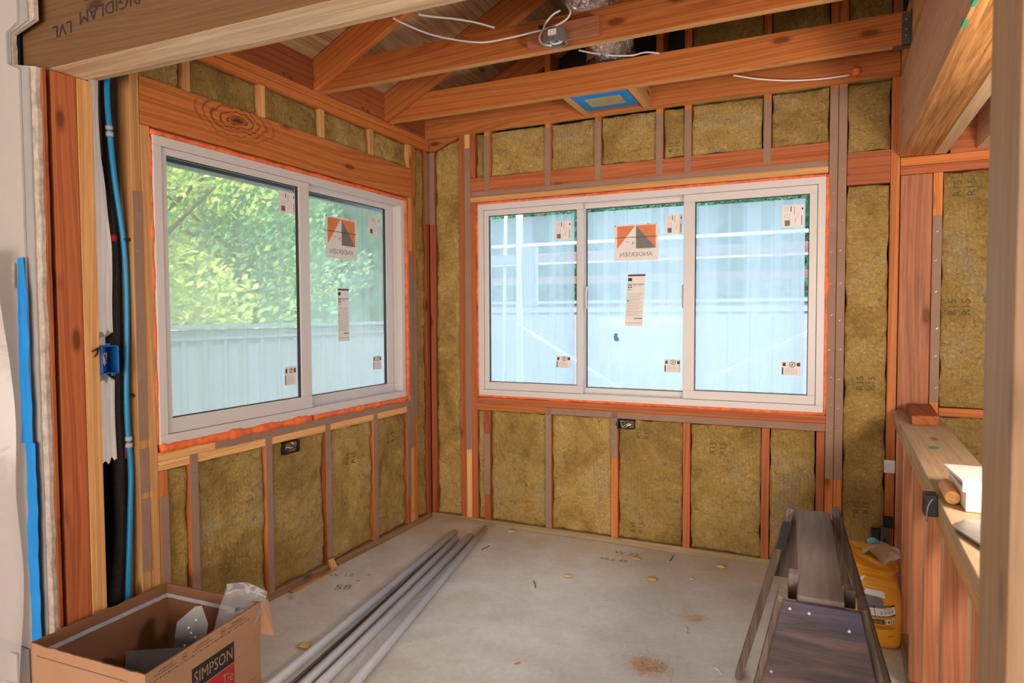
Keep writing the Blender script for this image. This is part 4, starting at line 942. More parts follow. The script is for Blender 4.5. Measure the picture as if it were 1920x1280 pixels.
mb.tube([(cx-.03, cy-.01, 2.45), (cx, cy-.02, 2.42), (cx+.03, cy, 2.432), (cx+.01, cy+.02, 2.46)], 0.003, 6); mb.tube([(cx-.02, cy+.01, 2.45), (cx+.01, cy-.01, 2.425), (cx+.035, cy+.01, 2.45)], 0.003, 6)
mb.build('wires', 'cable', jb, smooth=True)
def cable(pts, label, r=0.0042, grp='white cables across the joists'):
    mb = MB(); mb.tube(pts, r, 8, smooth=6); return tag(mb.build('electrical_cable', 'cable', smooth=True), label, 'cable', grp)
Y = -1.075
cb = cable([(0.647, -1.300, 2.577), (0.617, -1.200, 2.604), (0.697, -1.120, 2.573), (0.813, -1.085, 2.538), (0.953, -1.075, 2.505), (1.092, -1.072, 2.503), (1.191, -1.072, 2.507), (1.234, -1.072, 2.508), (1.287, -1.072, 2.514), (1.338, -1.072, 2.532), (1.354, -1.070, 2.560), (1.330, -1.050, 2.603)], 'long white cable sagging from the laminated header to the round metal box')
c2 = MB(); c2.tube([(1.238, -1.080, 2.504), (1.252, -1.080, 2.532), (1.281, -1.075, 2.561), (1.306, -1.060, 2.578)], 0.0042, 8, smooth=6)
c2.tube([(1.238, -1.080, 2.504), (1.227, -1.090, 2.472), (1.246, -1.100, 2.439), (1.287, -1.110, 2.422)], 0.0042, 8, smooth=6); c2.build('cable_loop', 'cable', cb, smooth=True)
c2 = MB(); c2.box(1.221, 1.237, -1.086, -1.064, 2.508, 2.523); c2.build('black_tie', 'black', cb)
cable([(0.772, -1.300, 2.569), (0.775, -1.200, 2.599), (0.851, -1.150, 2.595), (0.928, -1.100, 2.585), (1.008, -1.070, 2.559)], 'short white cable end poking out over the nearest rafter')
cable([(1.190, -0.500, 2.632), (1.249, -0.470, 2.619), (1.352, -0.450, 2.596), (1.443, -0.440, 2.585), (1.509, -0.440, 2.589), (1.576, -0.440, 2.573)], 'white cable lying between the foil duct and the middle joist')
cb = cable([(1.888, -0.200, 2.498), (1.993, -0.120, 2.489), (2.139, -0.090, 2.468), (2.282, -0.060, 2.464), (2.403, -0.045, 2.468)], 'white cable drooping along the back joist to the orange foam blob')
mb = MB(); c = Vector((2.432, -0.050, 2.482))
mb.grid(lambda a, b: tuple(c+Vector((sin(pi*b)*cos(2*pi*a), sin(pi*b)*sin(2*pi*a), cos(pi*b)))*(0.022+0.009*noise.noise((a*4, b*5, 3)))), 20, 14, flip=True)
tag(mb.build('foam_blob', 'foam', smooth=True), 'orange foam blob sealing the cable hole in the back joist', 'foam')
# flexible foil duct over the joists
mb = MB()
def duct(pts, r, n=34):
    P = [Vector(p) for p in pts]; Q = []
    for i in range(len(P)-1):
        a, b, c_, d = P[max(i-1,0)], P[i], P[i+1], P[min(i+2,len(P)-1)]
        for k in range(26):
            t = k/26; Q.append(0.5*((2*b)+(c_-a)*t+(2*a-5*b+4*c_-d)*t*t+(3*b-a-3*c_+d)*t**3))
    vs = []; u = None; N = len(Q)
    for i, p in enumerate(Q):
        d = (Q[min(i+1, N-1)]-Q[max(i-1, 0)]).normalized()
        if u is None: u = d.orthogonal().normalized()
        u = (u-d*u.dot(d)).normalized(); w_ = d.cross(u)
        for k in range(n):
            a = 2*pi*k/n; rr = r*(1+0.035*sin(i*1.35)+0.10*noise.noise((cos(a)*2.2, sin(a)*2.2, i*0.33))+0.05*noise.noise((cos(a)*7, sin(a)*7, i*0.6)))
            vs.append(p+u*cos(a)*rr+w_*sin(a)*rr)
    mb.add(vs, [(i*n+k, i*n+(k+1) % n, (i+1)*n+(k+1) % n, (i+1)*n+k) for i in range(N-1) for k in range(n)])
    mb.add(vs[:n]+vs[-n:], [tuple(range(n))[::-1], tuple(range(n, 2*n))])
duct([(1.62, -1.75, 2.86), (1.52, -1.45, 2.74), (1.43, -1.15, 2.685), (1.37, -0.85, 2.69), (1.33, -0.60, 2.69), (1.31, -0.33, 2.705), (1.27, -0.19, 2.715)], 0.092)
dk = tag(mb.build('foil_duct', 'foil', smooth=True), 'crumpled silver flexible duct lying across the ceiling joists', 'duct')
mb = MB(); mb.grid(lambda a, b: (1.26+0.125*cos(2*pi*a)*(1+.15*noise.noise((a*6, b*4, 0))), -0.205+0.115*sin(2*pi*a), 2.66+0.13*b), 24, 6); mb.build('torn_paper_wrap', 'card', dk, smooth=True)
# taped fan housing between the middle joist and the back joist
fh = empty('exhaust_fan_housing', (1.255, -0.25, 2.44)); tag(fh, 'recessed fan housing masked with blue tape between the middle and back joists', 'fan housing')
mb = MB(); mb.box(1.125, 1.385, -0.375, -0.150, 2.449, 2.575); mb.build('housing_box', 'steel_dull', fh)
mb = MB(); mb.box(1.112, 1.398, -0.385, -0.143, 2.444, 2.448); mb.build('flange', 'white', fh)
mb = MB()
for b in ((1.108, 1.402, -0.392, -0.330, 2.4405, 2.4435), (1.116, 1.400, -0.195, -0.135, 2.4405, 2.4435), (1.108, 1.160, -0.330, -0.195, 2.4405, 2.4435), (1.350, 1.402, -0.330, -0.195, 2.4405, 2.4435)): mb.box(*b)
mb.build('blue_tape', 'blue_tape', fh)
mb = MB(); mb.box(1.160, 1.350, -0.330, -0.195, 2.4395, 2.4437); mb.build('masking_paper', 'tan_tape', fh)
board('fan_blocking', 1.066, 1.104, -0.3925, -0.040, 2.441, 2.535, 'paleY', 'wood block left of the taped fan housing, spanning two joists', 'blocking', 'blocks beside the fan housing')
board('fan_blocking', 1.406, 1.444, -0.3925, -0.040, 2.441, 2.535, 'paleY', 'wood block right of the taped fan housing, spanning two joists', 'blocking', 'blocks beside the fan housing')

# ------------------------------------------------------------------ things on the half wall
mb = MB(); mb.hexa([(2.645, -0.50, .861), (2.745, -0.47, .861), (2.765, -0.06, .861), (2.667, -0.06, .861), (2.645, -0.50, .899), (2.745, -0.47, .899), (2.765, -0.06, .899), (2.667, -0.06, .899)])
tag(mb.build('wood_block', 'redY', bevel=0.002), 'offcut block lying on the far end of the half wall', 'block')
mb = MB(); mb.box(2.618, 2.80, -1.852, -1.60, 0.8615, 0.905); mb.box(2.612, 2.80, -1.845, -1.838, 0.905, 0.932); mb.hexa([(2.612, -1.838, .925), (2.80, -1.838, .925), (2.80, -1.60, .915), (2.606, -1.60, .915), (2.612, -1.838, .932), (2.80, -1.838, .932), (2.80, -1.60, .922), (2.606, -1.60, .922)])
tag(mb.build('white_trim_block', 'white_block_sun_patch', bevel=0.002), 'white painted block standing on the half wall beside the foreground post', 'block')
mb = MB(); mb.tube([(2.600, -1.800, 0.8785), (2.604, -1.66, 0.8785)], 0.0165, 20, smooth=1)
dw = tag(mb.build('dowel', 'paleY', bevel=0.003, smooth=True), 'short round dowel lying left of the white block on the half wall', 'dowel')
mb = MB(); mb.prism([(2.568, -2.02, .866), (2.610, -2.165, .866), (2.70, -2.20, .866), (2.74, -1.93, .866), (2.60, -1.95, .866)], (0, 0, 0.004))
tag(mb.build('metal_plate', 'steel'), 'thin grey metal sheet overhanging the near end of the half wall', 'metal sheet')
mb = MB(); mb.prism([(2.646, -1.004, 0.861), (2.662, -0.977, 0.861), (2.678, -1.000, 0.861), (2.667, -1.035, 0.861), (2.649, -1.033, 0.861)], (0, 0, 0.0006))
tag(mb.build('green_paint_smudge', 'green_mark'), 'small green paint smudge on top of the half wall', 'paint mark')
mb = MB(); mb.box(2.583, 2.630, -0.003, -0.0008, 0.548, 0.610)
tag(mb.build('strap_plate', 'steel'), 'small square metal plate nailed across the stud beside the half wall', 'metal plate')
hdn = empty('hold_down_anchor', (2.585, -0.03, 0.04)); tag(hdn, 'metal hold-down bracket with a black top low in the corner behind the yellow bag', 'bracket')
mb = MB(); mb.box(2.572, 2.606, -0.030, -0.001, 0.04, 0.285); mb.build('bracket_plate', 'steel_dull', hdn, bevel=0.002)
mb = MB(); mb.tube([(2.589, -0.031, 0.225), (2.589, -0.036, 0.225)], 0.007, 12, smooth=1); mb.build('bolt_hole', 'black', hdn)
mb = MB(); mb.box(2.586, 2.622, -0.033, -0.001, 0.2855, 0.335); mb.build('black_cap', 'black', hdn)
mb = MB(); mb.box(2.530, 2.570, -0.020, -0.0005, 0.045, 0.27)
tag(mb.build('black_pipe_sleeve', 'black', bevel=0.004), 'black gap filler left of the hold-down bracket', 'sleeve')

# ------------------------------------------------------------------ conduits
def pipe(name, a, b, r, mat, label, cat, group=None, zt=0.0):
    a, b = Vector(a), Vector(b); d = (b-a).normalized(); L = 3.05
    p, q = a, a+d*L
    mb = MB(); n = 20; u = Vector((0, 0, 1)); s_ = d.cross(u).normalized(); vs = []
    for c_, rr in ((p, r), (p, r*.86), (p+d*.12, r*.86), (q-d*.12, r*.86), (q, r*.86), (q, r)):
        for k in range(n): vs.append(c_+u*cos(2*pi*k/n)*rr+s_*sin(2*pi*k/n)*rr)
    fs = []
    for i in range(5):
        if i == 2: continue
        fs += [(i*n+k, i*n+(k+1) % n, (i+1)*n+(k+1) % n, (i+1)*n+k) for k in range(n)]
    fs += [(5*n+k, 5*n+(k+1) % n, (k+1) % n, k) for k in range(n)]
    fs += [tuple(range(2*n, 3*n)), tuple(range(3*n, 4*n))]
    mb.add(vs, fs); mb.m = [0]*(len(fs)-2)+[1, 1]
    o = tag(mb.build(name, [mat, 'black'], smooth=False), label, cat, group)
    for pl in o.data.polygons: pl.use_smooth = len(pl.vertices) == 4
    return o
r = 0.0185; CG = 'grey conduits on the floor'
pipe('conduit_pipe', (0.316, -0.245, r+.001), (0.552, -1.930, r+.001), r, 'pvc', 'leftmost grey conduit on the floor, nearest the left wall', 'pipe', CG)
pipe('steel_rod', (0.388, -0.545, 0.0085), (0.600, -1.900, 0.0085), 0.0075, 'dark_steel', 'thin dark metal rod lying between the leftmost two conduits', 'rod')
pipe('conduit_pipe', (0.380, -0.345, r+.001), (0.655, -1.885, r+.001), r-.002, 'pvc', 'second grey conduit on the floor, right beside the dark rod', 'pipe', CG)
pipe('conduit_pipe', (0.434, -0.270, r+.001), (0.705, -1.862, r+.001), r, 'pvc', 'third grey conduit on the floor, touching the second', 'pipe', CG)
pipe('conduit_pipe', (0.446, -0.105, r+.001), (0.812, -1.800, r+.001), r, 'pvc', 'rightmost grey conduit on the floor, lying apart from the others', 'pipe', CG)

# ------------------------------------------------------------------ sawhorse
sh = empty('sawhorse', (2.30, -1.6, 0)); tag(sh, 'weathered wooden sawhorse with blue-stained plywood end in the right foreground', 'sawhorse')
mb = MB(); mb.hexa([(2.262, -1.978, .545), (2.366, -1.978, .545), (2.338, -1.20, .545), (2.232, -1.20, .545), (2.262, -1.975, .648), (2.366, -1.975, .648), (2.338, -1.20, .648), (2.232, -1.20, .648)])
mb.build('top_beam', 'old_wood', sh, bevel=0.004)
def leg(yc, xt, xb, zt, dpt=0.085, mat='oldZ', lab=None, thick=0.020):
    mb = MB(); mb.beam((xt, yc, zt), (xb, yc, 0.004), dpt, thick, up=(1, 0, 0.0)); 
    v = mb.v
    mb.v = [(x, y, max(z, 0.001)) for x, y, z in v]
    o = mb.build('leg', mat, sh, bevel=0.002)
    if lab: o['label'] = lab
    return o
leg(-1.165, 2.216, 2.045, 0.648, thick=0.026, lab='left far leg with blue paint near its top'); leg(-1.165, 2.354, 2.540, 0.648, thick=0.026)
leg(-1.934, 2.228, 2.088, 0.638); leg(-1.934, 2.402, 2.545, 0.638)
mb = MB(); mb.prism([(2.215, -1.118, .60), (2.352, -1.118, .60), (2.412, -1.118, .37), (2.152, -1.118, .37)], (0, 0.012, 0)); mb.build('far_gusset', 'oldZ', sh)
mb = MB(); mb.prism([(2.232, -1.995, .637), (2.398, -1.995, .637), (2.470, -1.995, .30), (2.158, -1.995, .30)], (0, 0.015, 0)); gp = mb.build('plywood_panel', 'blue_ply', sh, bevel=0.001); gp['label'] = 'plywood panel stained blue and brown'
mb = MB()
for x, z in ((2.248, 0.622), (2.290, 0.618), (2.375, 0.592), (2.208, 0.46)):
    mb.tube([(x, -1.9960, z), (x, -1.9980, z)], 0.0032, 10, smooth=1)
mb.build('screws', 'steel', gp)
mb = MB(); mb.box(2.238, 2.261, -1.885, -1.84, 0.60, 0.664); mb.build('top_block', 'old_wood', sh, bevel=0.002)
mb = MB(); mb.box(2.367, 2.392, -1.885, -1.84, 0.60, 0.645); mb.build('top_block', 'old_wood', sh, bevel=0.002)
mb = MB(); mb.prism([(2.190, -1.2082, .60), (2.220, -1.2082, .60), (2.196, -1.2082, .50), (2.167, -1.2082, .50)], (0, -0.0015, 0)); mb.build('blue_paint_patch', 'ink', sh)

# ------------------------------------------------------------------ yellow bag
def bagS(a, t):   # a around 0..1, t height 0..1 -> point on the sack
    H = 0.375
    lean = -0.055*t-0.02*t*t
    cx, cy = 2.540+lean, -0.665+0.03*t
    hx, hy = 0.064+0.050*t**0.6-0.02*t**4, 0.075+0.03*sin(pi*t)
    if t > 0.78: k = (t-0.78)/0.22; hx *= 1-0.45*k**1.6; hy *= 1-0.55*k**1.6
    if t < 0.08: k = 1-t/0.08; hx *= 1-0.12*k*k; hy *= 1-0.2*k*k
    th = 2*pi*a; c, s_ = cos(th), sin(th)
    e = 0.55; X = hx*math.copysign(abs(c)**e, c); Yy = hy*math.copysign(abs(s_)**e, s_)
    z = 0.004+H*t*(1+0.03*sin(th*2+1))
    wr = 0.012*noise.noise((c*1.5+t*3, s_*1.5, t*9))*min(1, t*1.6)+(0.010*sin(t*60+c*6+4*noise.noise((c, s_, t*3))) if t > 0.62 else 0)*min(1, (t-0.62)*5)
    n_ = Vector((c, s_, 0))
    return Vector((min(cx+X+n_.x*wr, 2.599), cy+Yy+n_.y*wr, z))
mb = MB(); mb.grid(lambda a, b: tuple(bagS(a, b)), 72, 60)
mb.add([tuple(bagS(k/24, 0)) for k in range(24)], [tuple(range(24))[::-1]]); mb.add([tuple(bagS(k/24, 1)) for k in range(24)], [tuple(range(24))])
sack = tag(mb.build('cement_bag', 'bag', smooth=True), 'crumpled yellow paper bag of floor levelling mix leaning against the half wall', 'bag')
def bagF(x, y, lift=0.003):   # x metres across the front (centre 0), y height in metres along the bag
    t = y/0.375; a = 0.75+x/0.235*0.25*0.92
    p = bagS(a, t); q = bagS(a+.002, t); r_ = bagS(a, t+.004); nn = (q-p).cross(r_-p)
    nn = nn.normalized() if nn.length > 0 else Vector((0, -1, 0))
    if nn.y > 0: nn = -nn
    return tuple(p+nn*lift)
SK = 0.16
def patch(poly_x0, poly_x1, y0, y1, m, mbb, lift=0.003, skew=SK, nx=14, ny=4, shape=None):
    def fn(a, b):
        x = poly_x0+(poly_x1-poly_x0)*a; y = y0+(y1-y0)*b
        if shape: x, y = shape(x, y, a, b)
        return bagF(x, y+skew*x, lift)
    mbb.grid(fn, nx, ny, m)
pm = MB()
patch(-0.060, 0.085, 0.135, 0.178, 1, pm, 0.003); patch(-0.060, 0.085, 0.141, 0.171, 0, pm, 0.0042)
pm.text('FLOOR', 0.0155, None, 1, fn=lambda x, y: bagF(-0.034+x, 0.160+y+SK*(-0.034+x), 0.0055))
pm.text('LEVELER & RESURFACER', 0.0045, None, 1, fn=lambda x, y: bagF(-0.034+x*.8, 0.150+y+SK*(-0.034+x), 0.0055))
pm.text('2-3 HOUR', 0.0155, None, 1, fn=lambda x, y: bagF(0.036+x, 0.153+y+SK*(0.036+x), 0.0055))
pm.text('FAST SETTING', 0.0075, None, 1, fn=lambda x, y: bagF(0.036+x, 0.165+y+SK*(0.036+x), 0.0055))
pm.text('RAPID DRYING  SELF LEVELING  INTERIOR USE', 0.0042, None, 0, fn=lambda x, y: bagF(0.012+x, 0.1745+y+SK*(0.012+x), 0.0046))
pm.text('RESIDENTIAL AND COMMERCIAL FLOORS', 0.0042, None, 0, fn=lambda x, y: bagF(0.012+x, 0.138+y+SK*(0.012+x), 0.0046))
patch(-0.0025, -0.0015, 0.143, 0.169, 1, pm, 0.0052, nx=1)
for k in range(4): patch(-0.042+k*0.030, -0.020+k*0.030, 0.108, 0.126, (0, 3, 0, 0)[k], pm, 0.003, nx=4)
for k in range(4): patch(-0.038+k*0.030, -0.026+k*0.030, 0.111, 0.121, 2, pm, 0.004, nx=3)
pm.text('NET WT', 0.010, None, 3, fn=lambda x, y: bagF(0.035+x, 0.055+y+SK*(0.035+x), 0.003))
for k in range(3): patch(-0.02, 0.06-0.01*k, 0.086+k*0.006, 0.0875+k*0.006, 3, pm, 0.003)
# printed picture: grey work trousers, pale shirt and trowel area
patch(-0.075, 0.012, 0.186, 0.232, 2, pm, 0.003, shape=lambda x, y, a, b: (x+0.006*sin(b*5), y+0.016*sin(pi*a)*b-0.010*a*(1-b)))
patch(-0.078, -0.052, 0.232, 0.275, 0, pm, 0.003, shape=lambda x, y, a, b: (x+0.012*b, y))
patch(-0.050, -0.015, 0.262, 0.280, 0, pm, 0.003, shape=lambda x, y, a, b: (x+0.01*b, y+0.01*a))
patch(-0.020, 0.030, 0.222, 0.245, 0, pm, 0.0034, shape=lambda x, y, a, b: (x, y-0.012*a))
patch(-0.095, -0.070, 0.285, 0.300, 2, pm, 0.003)
pm.build('printed_label', ['paper', 'ink', 'bag_grey', 'ink_brown'], sack, smooth=False)
mb = MB()
def pap(a, b):
    x = 2.462+0.137*a; y = -0.70+0.10*b
    z = 0.365+0.030*sin(pi*min(1, a*1.1))*(1-0.3*b)+0.012*noise.noise((a*5, b*4, 2))-0.075*max(0, 0.45-b)*max(0, 1-abs(a-0.55)*2.6)*2
    return (min(x, 2.599), y-0.03*max(0, .5-b), z)
mb.grid(pap, 26, 18); o = mb.build('torn_paper_top', 'bag_paper', sack); o['label'] = 'crumpled tan paper on top'
mb = MB(); mb.grid(lambda a, b: (2.482+0.045*a, -0.65+0.05*b, 0.392+0.016*sin(pi*a)*sin(pi*b)+0.004*noise.noise((a*4, b*4, 8))), 8, 8); mb.build('teal_scrap', 'teal', sack)

# ------------------------------------------------------------------ cardboard box
ZR = 0.302
A, B, C, D = Vector((0.068, -2.474, 0)), Vector((0.044, -1.974, 0)), Vector((0.495, -1.950, 0)), Vector((0.568, -2.450, 0))
bxr = empty('cardboard_box', (0.295, -2.21, 0)); tag(bxr, 'open printed cardboard box of metal connectors in the lower left corner', 'box')
def wallp(p, q, name, seed, amp, rise0=0.0, rise1=0.0, mat=('card', 'card_in_shade'), zb=0.001):
    d = (q-p).normalized(); nrm = Vector((0, 0, 1)).cross(d)  # towards the inside (p->q clockwise seen from above gives outside)
    n = 48; L = (q-p).length; top = []
    for i in range(n+1):
        t = i/n; z = ZR+rise0*(1-t)+rise1*t+amp*(noise.noise((t*11, seed, 0))+0.5*noise.noise((t*45, seed, 4)))
        top.append(p+(q-p)*t+Vector((0, 0, z)))
    bot = [p+(q-p)*(i/n)+Vector((0, 0, zb)) for i in range(n+1)]
    o_ = nrm*0.005; mb = MB(); N = n+1
    vs = bot+top+[b+o_ for b in bot]+[t_+o_ for t_ in top]
    fs = []; ms = []
    for i in range(n):
        fs.append((i, i+1, N+i+1, N+i)); ms.append(0); fs.append((2*N+i+1, 2*N+i, 3*N+i, 3*N+i+1)); ms.append(1); fs.append((N+i, N+i+1, 3*N+i+1, 3*N+i)); ms.append(1)
    fs += [(0, N, 3*N, 2*N), (n, 2*N+n, 3*N+n, N+n)]; ms += [0, 0]
    mb.add(vs, fs); mb.m = ms
    return mb.build(name, list(mat), bxr)
near = wallp(A, D, 'side_panel', 1, 0.004, 0, 0); front = wallp(D, C, 'front_panel', 2, 0.0008)
back = wallp(C, B, 'side_panel', 3, 0.003, 0.0, 0.004); rear = wallp(B, A, 'side_panel', 4, 0.006, 0.004, 0.004)
mb = MB(); mb.prism([tuple(p+Vector((0, 0, .001))) for p in (A, D, C, B)], (0, 0, 0.006)); mb.build('box_bottom', 'card_in_shade', bxr)
mb = MB(); mb.hexa([tuple(C+Vector(v)) for v in ((0.004, 0.0, ZR-.002), (0.004, -0.004, ZR-.002), (0.0, -.0, ZR-.002), (0, 0.03, ZR-.002), (0.045, 0.04, ZR-.125), (0.043, 0.036, ZR-.125), (0.040, 0.036, ZR-.128), (0.034, 0.11, ZR-.10))], 0)
mb.v = mb.v[:0]; mb.f = []; mb.m = []
mb.prism([tuple(C+Vector((0.0025, -0.003, ZR))), tuple(C+Vector((0.0025, 0.0, ZR-.115))), tuple(C+Vector((0.048, 0.015, ZR-.118))), tuple(C+Vector((0.004, 0.03, ZR)))], (0.0, 0.005, 0)); mb.build('flap', 'card', bxr)
# blue-white tape line along the inner rim
mb = MB()
def tapeline(p, q, off, za, zb_, n=24):
    d = (q-p).normalized(); nr = Vector((0, 0, 1)).cross(d)*off
    mb.grid(lambda a, b: tuple(p+(q-p)*a+nr+Vector((0, 0, za+(zb_-za)*a+0.015*b+0.002*noise.noise((a*20, 1, 0))))), n, 1)
tapeline(C, B, 0.0062, ZR-.052, ZR-.048); tapeline(B, A, 0.0062, ZR-.048, ZR-.050)
mb.build('tape_strip', 'tape_grey', bxr)
# printing on the front panel
dF = (C-D).normalized(); nF = Vector((0, 0, 1)).cross(dF)*-1; LF = (C-D).length
def FF(u, z, l=0.001): return tuple(D+dF*u+nF*l+Vector((0, 0, z)))
if (Vector(FF(0, 0, 1))-Vector((0.295, -2.21, 0))).length < (Vector(FF(0, 0, 0))-Vector((0.295, -2.21, 0))).length: nF = -nF
pr = MB()
def fq(u0, u1, z0, z1, m, l=0.001): pr.add([FF(u0, z0, l), FF(u1, z0, l), FF(u1, z1, l), FF(u0, z1, l)], [(0, 1, 2, 3)], m)
def ft(s_, cu, cz, sz, m, l=0.002, wide=1.0): 
    vs, fs = text_geo(s_); pr.add([FF(cu+x*sz*wide, cz+y*sz, l) for x, y in vs], fs, m)
fq(0.176, 0.367, 0.156, 0.226, 0); ft('SIMPSON', 0.2715, 0.190, 0.055, 2, wide=0.80)
fq(0.176, 0.367, 0.082, 0.152, 1, 0.001); ft('Strong-Tie', 0.2715, 0.116, 0.053, 2, wide=0.78)
n = 40
for k in range(n):
    u = 0.02+0.43*k/n; fq(u, u+0.006, ZR-.0355, ZR-.0340, 0)
    if k % 3 == 0: pr.add([FF(u, ZR-.0375, .0015), FF(u+.006, ZR-.0348, .0015), FF(u, ZR-.032, .0015)], [(0, 1, 2)], 0)
for u in (0.075, 0.225, 0.385):
    ft('DO NOT CUT', u, ZR-.014, 0.0085, 0); ft('For safe product use below line.', u, ZR-.0225, 0.0068, 0)
for u in (0.148, 0.318):
    vs = []
    for k in range(20):
        a = 2*pi*k/20; vs += [FF(u+.0085*cos(a), ZR-.019+.0085*sin(a), .001), FF(u+.0096*cos(a), ZR-.019+.0096*sin(a), .001)]
    pr.add(vs, [(2*k, 2*k+1, (2*k+3) % 40, (2*k+2) % 40) for k in range(20)], 0); ft('No', u, ZR-.019, 0.009, 0)
fq(0.367, 0.48, 0.044, 0.046, 1)
pr.build('printed_lettering', ['ink', 'ink_red', 'card'], front)
dA = (D-A).normalized(); nA = Vector((dA.y, -dA.x, 0))
pr = MB()
for k in range(40):
    u = 0.03+0.4*k/40; pts = [A+dA*u+nA*.001+Vector((0, 0, ZR-.0365)), A+dA*(u+.006)+nA*.001+Vector((0, 0, ZR-.0365)), A+dA*(u+.006)+nA*.001+Vector((0, 0, ZR-.034)), A+dA*u+nA*.001+Vector((0, 0, ZR-.034))]
    pr.add([tuple(p) for p in pts], [(0, 1, 2, 3)])
pr.build('printed_line', 'ink', near)
# metal brackets inside the box: bent plates with nail holes
def bracket(o0, U, V, W_, wd, h1, h2, label, holes=True, cut=True):
    """two flanges meeting in a bend; U along the bend, V up the first flange, W_ along the second"""
    o0, U, V, W_ = Vector(o0), Vector(U).normalized(), Vector(V).normalized(), Vector(W_).normalized(); t = 0.0025
    mb = MB(); n1 = U.cross(V)*t; n2 = U.cross(W_)*t
    pts = [o0, o0+U*wd, o0+U*wd+V*h1*(0.72 if cut else 1), o0+U*wd*0.72+V*h1, o0+U*wd*0.5+V*h1, o0+V*h1*(0.8 if cut else 1)]
    mb.prism([tuple(p) for p in pts], tuple(n1))
    mb.prism([tuple(p) for p in (o0, o0+U*wd, o0+U*wd+W_*h2, o0+W_*h2)], tuple(n2))
    b = tag(mb.build('metal_bracket', 'steel_dull'), label, 'bracket', 'metal brackets in the cardboard box')
    if holes:
        hm = MB()
        for i, j in ((.3, .2), (.7, .3), (.35, .45), (.65, .55), (.4, .7), (.6, .8), (.5, .62)):
            c = o0+U*wd*i+V*h1*j
            for sgn in (1, -1):
                cc = c+n1*(0.5+0.7*sgn); ring = [tuple(cc+(U*cos(2*pi*k/8)+V*sin(2*pi*k/8))*0.0035) for k in range(8)]
                hm.add(ring, [tuple(range(8))])
        hm.build('nail_holes', 'paper', b)
    return b
bracket((0.282, -2.157, 0.078), (0.75, 0.5, 0.06), (-0.05, 0.25, 1), (0.1, -0.85, -0.5), 0.106, 0.228, 0.06, 'upright grey bracket with nail holes and a clipped corner in the cardboard box')
bracket((0.181, -2.242, 0.190), (0.86, 0.5, 0.02), (-0.55, 0.25, -0.8), (0.35, -0.30, -1.0), 0.20, 0.15, 0.16, 'large folded grey bracket lying left in the cardboard box', cut=False)
bracket((0.373, -2.104, 0.130), (0.7, -0.5, -0.15), (-0.35, 0.3, -0.8), (0.5, 0.25, -0.7), 0.10, 0.11, 0.11, 'dark folded bracket between the upright bracket and the plastic bag', holes=False, cut=False)
bracket((0.171, -2.348, 0.030), (0.8, 0.2, 0.1), (-0.4, 0.6, 0.5), (0.4, -0.5, -0.2), 0.12, 0.10, 0.09, 'bracket deep in the near end of the cardboard box', cut=True)
bracket((0.277, -2.327, 0.105), (0.8, 0.45, 0.0), (-0.3, 0.4, -0.8), (0.3, -0.4, -0.8), 0.12, 0.10, 0.10, 'dark bracket beneath the large folded one in the cardboard box', holes=False, cut=False)
# clear plastic bag of parts
pb = MB()
def pbf(a, b, s_=1):
    w_ = 0.15*(0.72+0.28*min(1, b*1.6)); x = (a-0.5)*w_; y = b*0.235
    th = s_*(0.014*(sin(pi*a)**0.6)*(1-b)**0.5+0.003*noise.noise((a*7, b*9, 3)))
    corner = 0.03*max(0, b-0.8)/0.2*(abs(a-0.45)*1.2)
    o_, U, V = Vector((0.431, -2.045, 0.150)), Vector((0.90, 0.40, -0.16)).normalized(), Vector((0.05, 0.40, 0.9)).normalized(); N = U.cross(V)
    return tuple(o_+U*x+V*(y-corner)+N*(th+0.010*sin(b*6)+0.006*noise.noise((a*3, b*4, 7))))
pb.grid(lambda a, b: pbf(a, b, 1), 26, 34); pb.grid(lambda a, b: pbf(a, b, -1), 26, 34, flip=True)
pbo = tag(pb.build('plastic_parts_bag', 'bag_clear', smooth=True), 'clear plastic bag of hardware standing in the back corner of the cardboard box', 'plastic bag')
hm = MB(); ctr = Vector(pbf(0.45, 0.60, 1)); ctr2 = Vector(pbf(0.45, 0.60, -1))
for c_ in (ctr, ctr2):
    U, V = Vector((0.90, 0.40, -0.16)).normalized(), Vector((0.05, 0.40, 0.9)).normalized(); off = (c_-(ctr+ctr2)/2).normalized()*0.001 if (ctr-ctr2).length > 0 else Vector()
    hm.add([tuple(c_+off+(U*cos(2*pi*k/14)+V*sin(2*pi*k/14))*0.0075) for k in range(14)], [tuple(range(14))])
hm.build('black_hang_hole', 'black', pbo)
hm = MB()
for k in range(5):
    a0 = 0.55+k*0.06
    for s_ in (1, -1): hm.add([tuple(Vector(pbf(a0, .18+.02*k, s_))+Vector((0, -.0012*s_, 0))), tuple(Vector(pbf(a0+.012, .18+.02*k, s_))+Vector((0, -.0012*s_, 0))), tuple(Vector(pbf(a0+.012, .50, s_))+Vector((0, -.0012*s_, 0))), tuple(Vector(pbf(a0, .50, s_))+Vector((0, -.0012*s_, 0)))], [(0, 1, 2, 3)])
hm.build('printed_text', 'ink', pbo)
hm = MB(); random.seed(5)
for k in range(14):
    p = Vector(pbf(random.uniform(.25, .75), random.uniform(.05, .38), 1))*0.5+Vector(pbf(.5, .2, -1))*0.5; d = Vector((random.uniform(-1, 1), random.uniform(-.5, .5), random.uniform(-1, 1))).normalized()*.02
    hm.tube([tuple(p-d), tuple(p+d)], 0.003, 6, smooth=1)
hm.build('hardware', 'steel_dull', pbo)

